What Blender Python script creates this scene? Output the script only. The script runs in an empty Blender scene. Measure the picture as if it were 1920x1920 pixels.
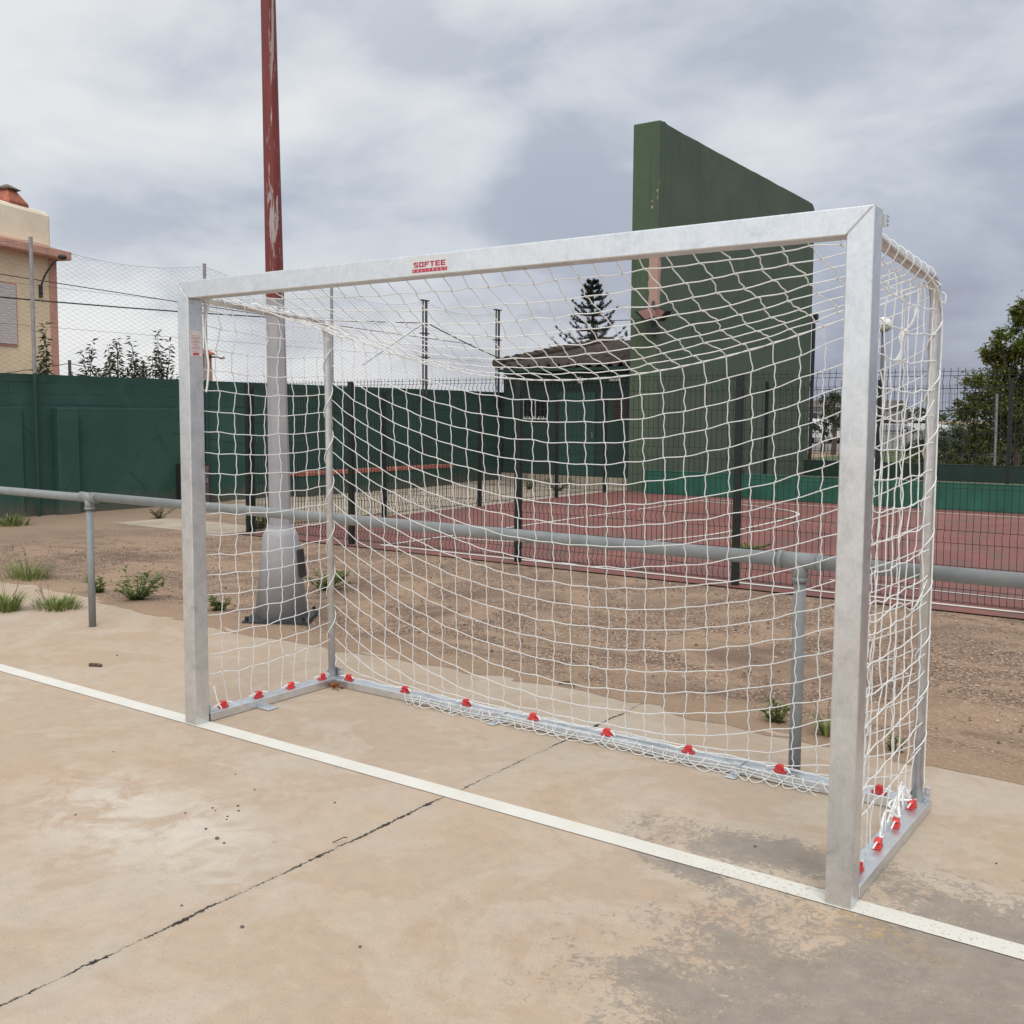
import bpy, bmesh, math, random
from mathutils import Vector, Matrix, noise
random.seed(7)
R=random.Random(11)
scene=bpy.context.scene
col=scene.collection
PI=math.pi

# ------------------------------------------------------------------ materials
class NT:
    def __init__(s,name):
        m=bpy.data.materials.new(name); m.use_nodes=True; s.m=m; s.t=m.node_tree; s.n=s.t.nodes; s.l=s.t.links
        s.b=s.n['Principled BSDF']; s.tc=s.n.new('ShaderNodeTexCoord'); s._geo=None
    def new(s,t,**k):
        n=s.n.new(t)
        for a,v in k.items(): setattr(n,a,v)
        return n
    def link(s,a,b): s.l.new(a,b)
    def val(s,sock,v):
        if hasattr(v,'is_output') : s.link(v,sock)
        else: sock.default_value=v
    def co(s,scale=(1,1,1),which='Object'):
        mp=s.new('ShaderNodeMapping'); s.link(s.tc.outputs[which],mp.inputs[0]); mp.inputs['Scale'].default_value=scale
        return mp.outputs[0]
    def noise(s,scale,detail=4,rough=.55,co=None,dist=0,out=0):
        n=s.new('ShaderNodeTexNoise'); n.inputs['Scale'].default_value=scale; n.inputs['Detail'].default_value=detail
        n.inputs['Roughness'].default_value=rough; n.inputs['Distortion'].default_value=dist
        s.link(co or s.tc.outputs['Object'],n.inputs['Vector']); return n.outputs[out]
    def vor(s,scale,co=None,out=0,feature='F1'):
        n=s.new('ShaderNodeTexVoronoi',feature=feature); n.inputs['Scale'].default_value=scale
        s.link(co or s.tc.outputs['Object'],n.inputs['Vector']); return n.outputs[out]
    def ramp(s,f,stops,interp='LINEAR'):
        n=s.new('ShaderNodeValToRGB'); s.link(f,n.inputs[0]); cr=n.color_ramp; cr.interpolation=interp
        while len(cr.elements)<len(stops): cr.elements.new(.5)
        for e,(p,c) in zip(cr.elements,stops):
            e.position=p; e.color=(c if isinstance(c,(tuple,list)) else (c,c,c))+(() if not isinstance(c,(tuple,list)) or len(c)==4 else ()) if False else ((c[0],c[1],c[2],1) if isinstance(c,(tuple,list)) else (c,c,c,1))
        return n.outputs[0]
    def mix(s,f,a,b,mode='MIX'):
        n=s.new('ShaderNodeMix',data_type='RGBA',blend_type=mode)
        for sock,v in ((n.inputs[0],f),(n.inputs[6],a),(n.inputs[7],b)):
            if isinstance(v,tuple) and len(v)==3: v=v+(1,)
            s.val(sock,v)
        return n.outputs[2]
    def math(s,op,a,b=0.,c=0.,clamp=False):
        n=s.new('ShaderNodeMath',operation=op,use_clamp=clamp)
        s.val(n.inputs[0],a); s.val(n.inputs[1],b); s.val(n.inputs[2],c); return n.outputs[0]
    def xyz(s,co=None):
        n=s.new('ShaderNodeSeparateXYZ'); s.link(co or s.tc.outputs['Object'],n.inputs[0]); return n.outputs
    def bump(s,h,strength=.3,dist=.01,prev=None):
        n=s.new('ShaderNodeBump'); n.inputs['Strength'].default_value=strength; n.inputs['Distance'].default_value=dist
        s.link(h,n.inputs['Height'])
        if prev: s.link(prev,n.inputs['Normal'])
        return n.outputs[0]
    def rnd(s):
        g=s.new('ShaderNodeNewGeometry'); return g.outputs['Random Per Island']
    def obrnd(s):
        g=s.new('ShaderNodeObjectInfo'); return g.outputs['Random']
    def set(s,color=None,rough=None,metal=None,normal=None,spec=None):
        if color is not None: s.val(s.b.inputs['Base Color'],color+(1,) if isinstance(color,tuple) and len(color)==3 else color)
        if rough is not None: s.val(s.b.inputs['Roughness'],rough)
        if metal is not None: s.val(s.b.inputs['Metallic'],metal)
        if normal is not None: s.link(normal,s.b.inputs['Normal'])
        if spec is not None: s.b.inputs['Specular IOR Level'].default_value=spec
        return s.m

def soft_ellipse(k,X,Y,cx,cy,rx,ry,ang=0.,edge=.5):
    c,s=math.cos(ang),math.sin(ang)
    dx=k.math('SUBTRACT',X,cx); dy=k.math('SUBTRACT',Y,cy)
    u=k.math('DIVIDE',k.math('ADD',k.math('MULTIPLY',dx,c),k.math('MULTIPLY',dy,s)),rx)
    v=k.math('DIVIDE',k.math('SUBTRACT',k.math('MULTIPLY',dy,c),k.math('MULTIPLY',dx,s)),ry)
    r=k.math('SQRT',k.math('ADD',k.math('MULTIPLY',u,u),k.math('MULTIPLY',v,v)))
    n=k.new('ShaderNodeMapRange'); n.clamp=True
    k.link(r,n.inputs[0]); n.inputs[1].default_value=1+edge; n.inputs[2].default_value=1-edge
    return n.outputs[0]

def simple(name,c,rough=.7,metal=0,var=.15,scale=8,bump=0,spec=.4,fine=True):
    k=NT(name); n=k.noise(scale,5,.6)
    lo=tuple(x*(1-var) for x in c); hi=tuple(min(1,x*(1+var)) for x in c)
    cc=k.ramp(n,[(.3,lo),(.7,hi)])
    nm=None
    if bump: nm=k.bump(k.noise(scale*6,4),bump,.01)
    return k.set(cc,rough,metal,nm,spec)

M={}
def mk_concrete():
    k=NT('slab_concrete'); X,Y,Z=k.xyz()
    st=k.co((1,.55,1))
    n1=k.noise(.55,4,.55); n2=k.noise(1.9,6,.62,dist=.6); n3=k.noise(240,2,.6); n4=k.noise(14,6,.7)
    a=k.ramp(n1,[(.3,(.385,.305,.232)),(.5,(.425,.345,.268)),(.7,(.41,.32,.245))])
    pale=k.ramp(k.noise(1.9,9,.68,dist=.6),[(.485,0),(.525,.7),(.62,1)])
    c=k.mix(k.math('MULTIPLY',pale,.55),a,(.475,.42,.35))
    warm=k.ramp(k.noise(.9,4,.55,dist=.4),[(.45,0),(.72,1)])
    c=k.mix(k.math('MULTIPLY',warm,.45),c,(.43,.30,.195))
    # pale dusty patch on the left
    pm=k.math('MAXIMUM',soft_ellipse(k,X,Y,.75,-.85,.5,.25,-.25,.6),soft_ellipse(k,X,Y,1.15,-.82,.45,.2,-.3,.6))
    pn=k.ramp(k.noise(5,6,.65,dist=.8),[(.42,0),(.56,1)])
    c=k.mix(k.math('MULTIPLY',k.math('MULTIPLY',pm,pn),.85),c,(.54,.49,.425))
    # worn grey patches where the tinted skin has gone
    w=soft_ellipse(k,X,Y,2.82,.24,.46,.13,.1,.75)
    for e in ((2.62,-.02,.32,.07,-.35,.7),(3.35,-.55,.62,.42,.2,.65),(2.98,-.72,.3,.14,-.35,.6),(3.55,.1,.34,.3,0,.8),(2.92,-.36,.13,.05,-.3,.8),(3.9,-.3,.9,.7,0,.5)):
        w=k.math('MAXIMUM',w,soft_ellipse(k,X,Y,*e))
    big=k.noise(4.5,6,.65,dist=.7); det=k.noise(30,7,.8,dist=1.2)
    s=k.math('ADD',k.math('ADD',w,k.math('MULTIPLY',k.math('SUBTRACT',big,.5),1.6)),k.math('MULTIPLY',k.math('SUBTRACT',det,.5),2.6))
    wm=k.ramp(s,[(.5,0),(.56,.7),(.95,1)])
    gate=k.ramp(w,[(.02,0),(.2,1)])
    wm=k.math('MULTIPLY',k.math('MULTIPLY',wm,gate),.85)
    grey=k.ramp(k.noise(9,5,.7),[(.3,(.19,.17,.148)),(.7,(.265,.238,.21))])
    c=k.mix(wm,c,grey)
    # the goal bar has rusted a yellow stain into the slab by its foot
    rs=k.math('MULTIPLY',soft_ellipse(k,X,Y,3.2,-.06,.2,.06,-.3,.9),k.ramp(k.noise(25,5,.7),[(.45,0),(.6,1)]))
    c=k.mix(k.math('MULTIPLY',rs,.5),c,(.5,.33,.13))
    # small dark stains
    sp=k.ramp(k.vor(3.1),[(.0,1),(.045,0)]); sp2=k.ramp(k.noise(7,3,.5),[(.55,0),(.65,1)])
    c=k.mix(k.math('MULTIPLY',k.math('MULTIPLY',sp,sp2),.55),c,(.13,.10,.08))
    c=k.mix(.18,c,k.ramp(n4,[(.3,(.25,.2,.15)),(.7,(.7,.6,.5))]),'OVERLAY')
    c=k.mix(.3,c,k.ramp(n3,[(.3,(.3,.3,.3)),(.7,(.7,.7,.7))]),'OVERLAY')
    # aggregate flecks, dark and pale, and a few scuffs
    fv=k.new('ShaderNodeTexVoronoi'); fv.inputs['Scale'].default_value=85; k.link(k.tc.outputs['Object'],fv.inputs['Vector'])
    fs_=k.new('ShaderNodeSeparateColor'); k.link(fv.outputs['Color'],fs_.inputs[0])
    fd=k.ramp(fv.outputs['Distance'],[(.18,1),(.3,0)])
    c=k.mix(k.math('MULTIPLY',k.math('MULTIPLY',fd,k.math('GREATER_THAN',fs_.outputs[0],.92)),.35),c,(.16,.125,.10))
    c=k.mix(k.math('MULTIPLY',k.math('MULTIPLY',fd,k.math('LESS_THAN',fs_.outputs[0],.03)),.25),c,(.66,.60,.52))
    for ang_,sc_ in ((.7,2.1),(-.4,1.6)):
        mp_=k.new('ShaderNodeMapping'); k.link(k.tc.outputs['Object'],mp_.inputs[0]); mp_.inputs['Rotation'].default_value=(0,0,ang_); mp_.inputs['Scale'].default_value=(sc_*.35,sc_*16,1)
        sn=k.ramp(k.noise(1,5,.7,co=mp_.outputs[0]),[(.70,0),(.74,1)])
        sg=k.ramp(k.noise(1.3,3,.5),[(.55,0),(.62,1)])
        c=k.mix(k.math('MULTIPLY',k.math('MULTIPLY',sn,sg),.35),c,(.24,.19,.15))
    # construction joint / crack running away from the camera
    wob=k.math('MULTIPLY',k.math('SUBTRACT',k.noise(3,5,.65,co=k.co((.0,1,0))),.5),.05)
    wob2=k.math('MULTIPLY',k.math('SUBTRACT',k.noise(40,7,.85,dist=1.),.5),.05)
    d=k.math('ABSOLUTE',k.math('ADD',k.math('SUBTRACT',X,1.597),k.math('ADD',wob,wob2)))
    wd=k.math('MULTIPLY',k.ramp(k.noise(5.5,5,.75,co=k.co((.3,1,1))),[(.42,.08),(.56,.45),(.66,1)]),.012)
    cm=k.math('LESS_THAN',d,wd)
    soft=k.ramp(k.math('DIVIDE',d,.035),[(0,.28),(1,0)])
    c=k.mix(soft,c,(.33,.28,.22))
    # light cement halo along the joint
    halo=k.math('MULTIPLY',k.ramp(k.math('DIVIDE',d,.3),[(0,.5),(1,0)]),k.ramp(k.noise(4,5,.6),[(.4,0),(.65,1)]))
    c=k.mix(halo,c,(.44,.40,.34))
    c=k.mix(cm,c,(.03,.026,.022))
    h=k.math('SUBTRACT',k.math('ADD',k.math('MULTIPLY',n3,.25),k.math('MULTIPLY',det,.4)),k.math('MULTIPLY',cm,3))
    k.set(c,k.ramp(n4,[(.3,.78),(.7,.92)]),0,k.bump(h,.22,.004),.25); return k.m
M['slab']=mk_concrete()

def mk_line():
    k=NT('line_paint'); X,Y,Z=k.xyz()
    zone=k.math('MAXIMUM',soft_ellipse(k,X,Y,2.95,.05,.5,.5,0,.5),soft_ellipse(k,X,Y,3.75,.05,.6,.5,0,.4))
    d=k.math('ADD',k.noise(95,5,.75),k.math('MULTIPLY',k.math('SUBTRACT',zone,.8),.16))
    chip=k.math('MULTIPLY',k.ramp(d,[(.6,0),(.63,1)]),.75)
    e=k.ramp(k.vor(1.6),[(.0,1),(.02,0)])
    chip=k.math('MAXIMUM',chip,e)
    base=k.ramp(k.noise(6,5,.6),[(.3,(.60,.575,.51)),(.7,(.67,.645,.58))])
    c=k.mix(chip,base,(.36,.31,.26))
    return k.set(c,.75,0,k.bump(k.noise(200,2),.15,.002),.3)
M['line']=mk_line()

def mk_gravel():
    k=NT('gravel_asphalt'); X,Y,Z=k.xyz()
    v=k.new('ShaderNodeTexVoronoi'); v.inputs['Scale'].default_value=88; k.link(k.tc.outputs['Object'],v.inputs['Vector'])
    stone=k.new('ShaderNodeSeparateColor'); k.link(v.outputs['Color'],stone.inputs[0])
    sc=k.ramp(stone.outputs[0],[(0,(.10,.062,.042)),(.4,(.20,.13,.092)),(.72,(.30,.20,.14)),(.9,(.42,.31,.23)),(1,(.64,.53,.43))])
    edge=k.ramp(v.outputs['Distance'],[(.3,0),(.75,1)])
    c=k.mix(k.math('MULTIPLY',edge,.6),sc,(.12,.08,.055))
    big=k.noise(.75,6,.62,dist=.7)
    dust=k.ramp(k.noise(1.0,8,.72,dist=.9),[(.46,0),(.56,1)])
    c=k.mix(k.math('MULTIPLY',dust,.72),c,k.ramp(k.noise(45,5,.7),[(.3,(.29,.195,.13)),(.7,(.39,.275,.185))]))
    dark=k.ramp(k.noise(.8,5,.6,dist=.8,co=k.co((1,1.3,1))),[(.5,0),(.68,1)])
    c=k.mix(k.math('MULTIPLY',dark,.65),c,(.095,.064,.052))
    # sandy edge next to the slab
    sand=k.math('MULTIPLY',k.ramp(k.math('ADD',Y,k.math('MULTIPLY',k.math('SUBTRACT',k.noise(2.5,5,.6),.5),.7)),[(0,1),(1,1)]),1)
    m=k.new('ShaderNodeMapRange'); k.link(k.math('ADD',Y,k.math('MULTIPLY',k.math('SUBTRACT',k.noise(2.5,5,.6),.5),.9)),m.inputs[0]); m.inputs[1].default_value=2.05; m.inputs[2].default_value=1.7
    c=k.mix(k.math('MULTIPLY',m.outputs[0],.75),c,k.ramp(k.noise(60,5,.7),[(.3,(.28,.19,.125)),(.7,(.39,.275,.185))]))
    m2=k.new('ShaderNodeMapRange'); k.link(k.math('ADD',X,k.math('MULTIPLY',k.math('SUBTRACT',k.noise(1.5,5,.6),.5),1.5)),m2.inputs[0]); m2.inputs[1].default_value=-6.5; m2.inputs[2].default_value=-8.6
    c=k.mix(k.math('MULTIPLY',m2.outputs[0],.8),c,(.29,.21,.15))
    h=k.math('ADD',k.math('MULTIPLY',v.outputs['Distance'],-1),k.math('MULTIPLY',big,2))
    return k.set(c,.92,0,k.bump(h,.5,.008),.2)
M['gravel']=mk_gravel()

def mk_court():
    k=NT('court_red'); X,Y,Z=k.xyz()
    n=k.noise(.6,6,.6,dist=.8); n2=k.noise(3,6,.65,co=k.co((1,.5,1)))
    c=k.ramp(n,[(.3,(.155,.052,.044)),(.55,(.21,.074,.060)),(.75,(.25,.105,.080))])
    st=k.ramp(n2,[(.45,0),(.62,1)]); c=k.mix(k.math('MULTIPLY',st,.7),c,(.125,.075,.06))
    c=k.mix(.2,c,k.ramp(k.noise(120,3),[(.3,(.3,.3,.3)),(.7,(.7,.7,.7))]),'OVERLAY')
    return k.set(c,.72,0,k.bump(k.noise(150,2),.1,.003),.35)
M['court']=mk_court()

def mk_galv():
    k=NT('galvanised_steel')
    sw=k.co((1,1,.35))
    n=k.noise(9,6,.65,dist=1.2); n2=k.noise(45,5,.7,dist=.8); v=k.vor(70,out=1)
    sv=k.new('ShaderNodeSeparateColor'); k.link(v,sv.inputs[0])
    c=k.ramp(n,[(.3,(.52,.55,.58)),(.45,(.61,.64,.66)),(.72,(.72,.745,.76))])
    c=k.mix(k.math('MULTIPLY',sv.outputs[0],.22),c,(.8,.82,.84))
    scr=k.ramp(k.noise(14,5,.8,co=k.co((3,3,.8)),dist=2.5),[(.52,0),(.56,1),(.6,0)])
    c=k.mix(k.math('MULTIPLY',scr,.4),c,(.86,.88,.90))
    c=k.mix(.22,c,k.ramp(n2,[(.35,(.36,.36,.37)),(.65,(.66,.66,.66))]),'OVERLAY')
    rg=k.math('ADD',k.math('MULTIPLY',n,.25),.24)
    return k.set(c,rg,.88,k.bump(n2,.05,.002))
M['galv']=mk_galv()
def mk_tube():
    k=NT('galvanised_tube'); n=k.noise(20,5,.6,dist=.6)
    return k.set(k.ramp(n,[(.3,(.52,.53,.54)),(.7,(.68,.69,.69))]),k.math('ADD',k.math('MULTIPLY',n,.2),.3),.8,k.bump(n,.03,.002))
M['tube']=mk_tube()
M['bolt']=simple('zinc_bolt',(.62,.63,.65),.3,.9,.1)
M['dark_gap']=simple('dark_gap',(.02,.02,.02),.9)
k=NT('net_cord'); k.set(k.ramp(k.noise(60,3),[(.3,(.84,.845,.84)),(.7,(.89,.895,.89))]),.75,0,k.bump(k.noise(420,2),.3,.002),.25); M['net']=k.m
tr_=k.new('ShaderNodeBsdfTranslucent'); tr_.inputs[0].default_value=(.9,.9,.89,1); mx_=k.new('ShaderNodeMixShader'); mx_.inputs[0].default_value=.32
k.link(k.b.outputs[0],mx_.inputs[1]); k.link(tr_.outputs[0],mx_.inputs[2]); k.link(mx_.outputs[0],k.n['Material Output'].inputs[0])
M['rope']=simple('rope_white',(.82,.82,.80),.8,0,.1,80,.3)
k=NT('red_plastic'); M['red_plastic']=k.set(k.mix(k.math('MULTIPLY',k.ramp(k.noise(60,4,.7),[(.45,0),(.7,1)]),.3),k.ramp(k.obrnd(),[(0,(.50,.022,.03)),(1,(.64,.04,.035))]),(.55,.22,.18)),.5,0,None,.4)
M['sticker']=simple('sticker_film',(.62,.63,.63),.45,0,.04,40)
M['label_film']=simple('label_film',(.56,.54,.53),.4,0,.05,40)
M['print_red']=simple('print_red',(.45,.035,.08),.45,0,.1,60)
M['print_pink']=simple('print_pink',(.46,.20,.22),.5,0,.15,90)
M['print_yellow']=simple('print_yellow',(.55,.47,.22),.5,0,.1,60)
M['print_white']=simple('print_white',(.75,.73,.72),.5,0,.05,60)

def mk_railpaint():
    k=NT('rail_grey_paint'); n=k.noise(10,5,.6); n2=k.noise(70,4,.7)
    c=k.ramp(n,[(.3,(.20,.215,.215)),(.7,(.265,.28,.28))])
    sp=k.ramp(n2,[(.66,0),(.7,1)]); c=k.mix(k.math('MULTIPLY',sp,.35),c,(.4,.41,.4))
    return k.set(c,.5,0,k.bump(n2,.15,.003),.4)
M['rail']=mk_railpaint()

def mk_lampcol():
    k=NT('lamp_column_paint'); X,Y,Z=k.xyz()
    n=k.noise(6,6,.65); st=k.co((9,9,.55))
    grey=k.ramp(n,[(.3,(.275,.272,.285)),(.7,(.35,.345,.355))])
    spk=k.ramp(k.noise(26,5,.75,co=k.co((1,1,.45))),[(.66,0),(.70,1)])
    grey=k.mix(k.math('MULTIPLY',spk,.8),grey,(.05,.05,.055))
    red=k.ramp(k.noise(3.5,6,.7,co=k.co((4,4,.5))),[(.3,(.10,.022,.02)),(.55,(.17,.032,.03)),(.75,(.22,.06,.055))])
    pk=k.math('ADD',k.noise(2.2,6,.72,co=st,dist=.4),0.)
    peel=k.ramp(pk,[(.555,0),(.575,1)])
    red=k.mix(k.math('MULTIPLY',peel,.9),red,(.35,.32,.31))
    edge=k.math('ADD',Z,k.math('MULTIPLY',k.math('SUBTRACT',k.noise(20,3),.5),.04))
    f=k.math('GREATER_THAN',edge,2.29)
    c=k.mix(f,grey,red)
    return k.set(c,.6,0,k.bump(k.math('ADD',n,spk),.15,.005),.35)
M['lampcol']=mk_lampcol()
M['plate']=simple('base_plate_steel',(.045,.05,.052),.6,.3,.3,20,.2)

def mk_greenwall():
    k=NT('green_wall_paint'); X,Y,Z=k.xyz()
    n=k.noise(1.3,6,.6,dist=.5); n2=k.noise(7,6,.7,co=k.co((1,1,.4)))
    c=k.ramp(n,[(.3,(.020,.057,.046)),(.7,(.030,.079,.063))])
    st=k.ramp(n2,[(.5,0),(.72,1)]); c=k.mix(k.math('MULTIPLY',st,.4),c,(.028,.062,.052))
    c=k.mix(k.math('MULTIPLY',k.ramp(k.noise(18,4,.7,co=k.co((1,1,3))),[(.68,0),(.72,1)]),.25),c,(.06,.09,.08))
    # block courses
    br=k.new('ShaderNodeTexBrick'); cb=k.new('ShaderNodeCombineXYZ'); k.link(Y,cb.inputs[0]); k.link(Z,cb.inputs[1])
    wv=k.new('ShaderNodeVectorMath',operation='ADD'); nz=k.new('ShaderNodeTexNoise'); nz.inputs['Scale'].default_value=6
    k.link(k.tc.outputs['Object'],nz.inputs['Vector'])
    sc=k.new('ShaderNodeVectorMath',operation='SCALE'); k.link(nz.outputs['Color'],sc.inputs[0]); sc.inputs[3].default_value=.03
    k.link(cb.outputs[0],wv.inputs[0]); k.link(sc.outputs[0],wv.inputs[1]); k.link(wv.outputs[0],br.inputs[0])
    br.inputs['Scale'].default_value=1; br.inputs['Mortar Size'].default_value=.008; br.inputs['Brick Width'].default_value=.4; br.inputs['Row Height'].default_value=.16
    br.inputs['Mortar Smooth'].default_value=.4
    top=k.math('GREATER_THAN',Z,1.56)
    amt=k.math('MULTIPLY',top,k.ramp(k.noise(2.2,4),[(.42,0),(.6,1)]))
    ml=k.math('MULTIPLY',br.outputs['Fac'],amt)
    c=k.mix(k.math('MULTIPLY',ml,.6),c,(.008,.02,.017))
    sp=k.math('ADD',Z,k.math('MULTIPLY',k.math('SUBTRACT',k.noise(5,7,.75,co=k.co((1,1,.5))),.5),.7))
    mr=k.new('ShaderNodeMapRange'); k.link(sp,mr.inputs[0]); mr.inputs[1].default_value=.26; mr.inputs[2].default_value=.0
    c=k.mix(k.math('MULTIPLY',mr.outputs[0],.55),c,(.13,.10,.075))
    ck=k.ramp(k.vor(.55,co=k.co((1,1,1)),feature='DISTANCE_TO_EDGE'),[(.0,1),(.006,0)])
    c=k.mix(k.math('MULTIPLY',k.math('MULTIPLY',ck,k.ramp(k.noise(1.4,3),[(.5,0),(.6,1)])),.7),c,(.006,.016,.013))
    fade=k.ramp(k.noise(2.4,8,.7,dist=.6),[(.54,0),(.60,.6),(.7,1)])
    c=k.mix(k.math('MULTIPLY',fade,.35),c,(.045,.092,.074))
    nb=k.bump(k.math('ADD',k.math('MULTIPLY',k.noise(45,5,.7),.5),k.math('MULTIPLY',ml,-2.)),.3,.008)
    return k.set(c,.72,0,nb,.3)
M['gwall']=mk_greenwall()
M['gbuild']=simple('building_green_paint',(.016,.045,.038),.6,0,.2,2,.15)
M['gbuild_door']=simple('green_door_paint',(.024,.07,.058),.5,0,.12,3,.05)
def mk_fronton():
    k=NT('court_wall_green'); X,Y,Z=k.xyz(); X=k.math('ADD',X,-5.8); Y=k.math('ADD',Y,20.)
    n=k.noise(.7,6,.6,dist=.6); n2=k.noise(5,6,.7,co=k.co((1,1,.15)))
    c=k.ramp(n,[(.3,(.064,.092,.064)),(.7,(.086,.116,.082))])
    st=k.ramp(n2,[(.48,0),(.72,1)]); c=k.mix(k.math('MULTIPLY',st,.35),c,(.075,.11,.075))
    rs1=k.ramp(k.noise(7,7,.72,co=k.co((1,1,.05))),[(.52,0),(.60,1)]); rs2=k.ramp(k.noise(.9,4),[(.4,0),(.6,1)])
    c=k.mix(k.math('MULTIPLY',k.math('MULTIPLY',rs1,rs2),.4),c,(.034,.058,.04))
    bm=k.ramp(k.vor(1.5),[(.03,1),(.05,.0)]); c=k.mix(k.math('MULTIPLY',k.math('MULTIPLY',bm,k.math('LESS_THAN',Z,4.2)),.22),c,(.16,.20,.15))
    pt_=k.ramp(k.noise(1.1,8,.7,dist=.5),[(.55,0),(.575,1)]); c=k.mix(k.math('MULTIPLY',pt_,.3),c,(.095,.128,.092))
    ck=k.ramp(k.vor(.38,feature='DISTANCE_TO_EDGE'),[(.0,1),(.008,0)]); c=k.mix(k.math('MULTIPLY',k.math('MULTIPLY',ck,rs2),.5),c,(.025,.04,.028))
    # narrow end is a mossier green
    sep=k.math('LESS_THAN',X,-5.56); c=k.mix(k.math('MULTIPLY',sep,.35),c,(.07,.11,.05))
    # plaster flaking along the corner
    fl=k.ramp(k.noise(6,6,.7,co=k.co((1,1,.8))),[(.66,0),(.675,1)])
    reg=k.math('MULTIPLY',soft_ellipse(k,X,Z,-5.85,5.5,.45,1.0,0,.3),k.math('LESS_THAN',Y,15.7))
    c=k.mix(k.math('MULTIPLY',fl,reg),c,(.40,.30,.20))
    # strip where the coat has come off the arris
    sx=k.math('ADD',k.math('ADD',X,k.math('MULTIPLY',k.math('SUBTRACT',Y,15.4),1.0)),k.math('MULTIPLY',k.math('SUBTRACT',k.noise(5,5,.7),.5),.14))
    m1=k.math('MULTIPLY',k.math('GREATER_THAN',sx,-5.72),k.math('LESS_THAN',sx,-5.40))
    zz=k.math('ADD',Z,k.math('MULTIPLY',k.math('SUBTRACT',k.noise(4,5,.7),.5),.5))
    m2=k.math('MULTIPLY',k.math('GREATER_THAN',zz,3.62),k.math('LESS_THAN',zz,4.75))
    m3=k.math('LESS_THAN',Y,15.85)
    c=k.mix(k.math('MULTIPLY',k.math('MULTIPLY',m1,m2),m3),c,(.40,.265,.22))
    low=k.math('LESS_THAN',k.math('ADD',Z,k.math('MULTIPLY',k.noise(3,4),.05)),1.98)
    c=k.mix(k.math('MULTIPLY',low,.35),c,(.10,.125,.098))
    return k.set(c,.8,0,k.bump(k.noise(14,6,.7),.25,.02),.25)
M['fronton']=mk_fronton()
M['teal']=simple('teal_kerb_paint',(.018,.098,.066),.65,0,.25,2.5,.2)
M['fence']=simple('fence_dark_green',(.010,.016,.014),.5,0,.2,8)
M['fence_wire']=simple('fence_wire_dark',(.012,.015,.015),.5,0,.2,8)
M['screen']=simple('low_wall_dark_green',(.010,.038,.028),.6,0,.2,2,.1)
M['brick_red']=simple('bench_red_tile',(.36,.12,.085),.7,0,.25,9,.2)
M['plinth']=simple('pale_concrete',(.36,.30,.23),.85,0,.22,2.2,.2)
M['chain']=simple('chain_wire',(.16,.165,.17),.5,.3,.15,5)
def mk_cpost():
    k=NT('fence_post_galv'); X,Y,Z=k.xyz()
    c=k.ramp(k.noise(12,4),[(.3,(.25,.24,.25)),(.7,(.34,.33,.34))])
    f=k.math('LESS_THAN',Z,k.math('ADD',2.03,k.math('MULTIPLY',k.noise(30,2),.02)))
    return k.set(k.mix(f,c,(.018,.052,.042)),.5,.15,None,.4)
M['cpost']=mk_cpost()
M['rust_post']=simple('rusty_post',(.13,.095,.08),.75,.2,.4,10,.2)
M['old_iron']=simple('old_iron',(.085,.08,.078),.75,.2,.4,10,.2)
M['cable']=simple('black_cable',(.02,.02,.02),.6)
M['ochre']=simple('house_ochre_render',(.82,.66,.45),.85,0,.12,1.2,.15)
M['cream']=simple('parapet_cream_render',(.82,.73,.56),.85,0,.10,1.5,.15)
M['salmon']=simple('salmon_trim',(.58,.31,.235),.75,0,.15,4,.1)
M['terracotta']=simple('terracotta',(.33,.105,.06),.8,0,.35,12,.2)
M['shutter']=simple('roller_shutter',(.64,.58,.56),.55,0,.06,10)
M['roof_tile']=simple('old_roof_tile',(.06,.042,.035),.9,0,.45,5,.4)
M['glass_dark']=simple('dark_glass',(.012,.014,.015),.15,0,.1,3,0,.6)
M['white_lamp']=simple('lamp_white',(.72,.72,.70),.35,0,.05,10)
M['lamp_grey']=simple('lamp_pole_grey',(.12,.12,.125),.6,0,.1,5)
M['dark_metal']=simple('dark_metal',(.03,.03,.032),.5,.3,.2,20)
M['pinkglass']=simple('floodlight_lens',(.22,.11,.09),.3,0,.1,20)
M['bark']=simple('bark',(.09,.068,.05),.95,0,.35,14,.6)
M['stone']=simple('pebble_stone',(.12,.105,.09),.9,0,.4,40,.3)
M['twig']=simple('dry_twig',(.10,.07,.05),.9,0,.3,40,.2)
M['pinkwall']=simple('pale_gate_pillar',(.42,.27,.20),.85,0,.15,5,.1)
def leafmat(name,lo,hi,third=None,trans=.25):
    k=NT(name); r=k.rnd(); n=k.noise(1.1,3)
    f=k.math('ADD',k.math('MULTIPLY',r,.65),k.math('MULTIPLY',n,.4))
    st=[(.15,lo),(.8,hi)]
    if third: st.append((.92,third))
    c=k.ramp(f,st); k.set(c,.55,0,None,.35)
    tr=k.new('ShaderNodeBsdfTranslucent'); k.link(c,tr.inputs[0]); mx=k.new('ShaderNodeMixShader'); mx.inputs[0].default_value=trans
    out=k.n['Material Output']; k.link(k.b.outputs[0],mx.inputs[1]); k.link(tr.outputs[0],mx.inputs[2]); k.link(mx.outputs[0],out.inputs[0])
    return k.m
M['leaf']=leafmat('broad_leaf',(.06,.09,.02),(.25,.28,.07),(.40,.17,.03),.35)
M['leaf_dark']=leafmat('dark_leaf',(.028,.042,.016),(.085,.11,.04))
M['conifer']=leafmat('conifer_needle',(.022,.030,.022),(.055,.07,.05),None,.2)
M['shoot']=leafmat('shoot_leaf',(.035,.05,.02),(.10,.12,.045))
M['weed']=leafmat('weed_leaf',(.085,.125,.035),(.22,.26,.09))
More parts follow.
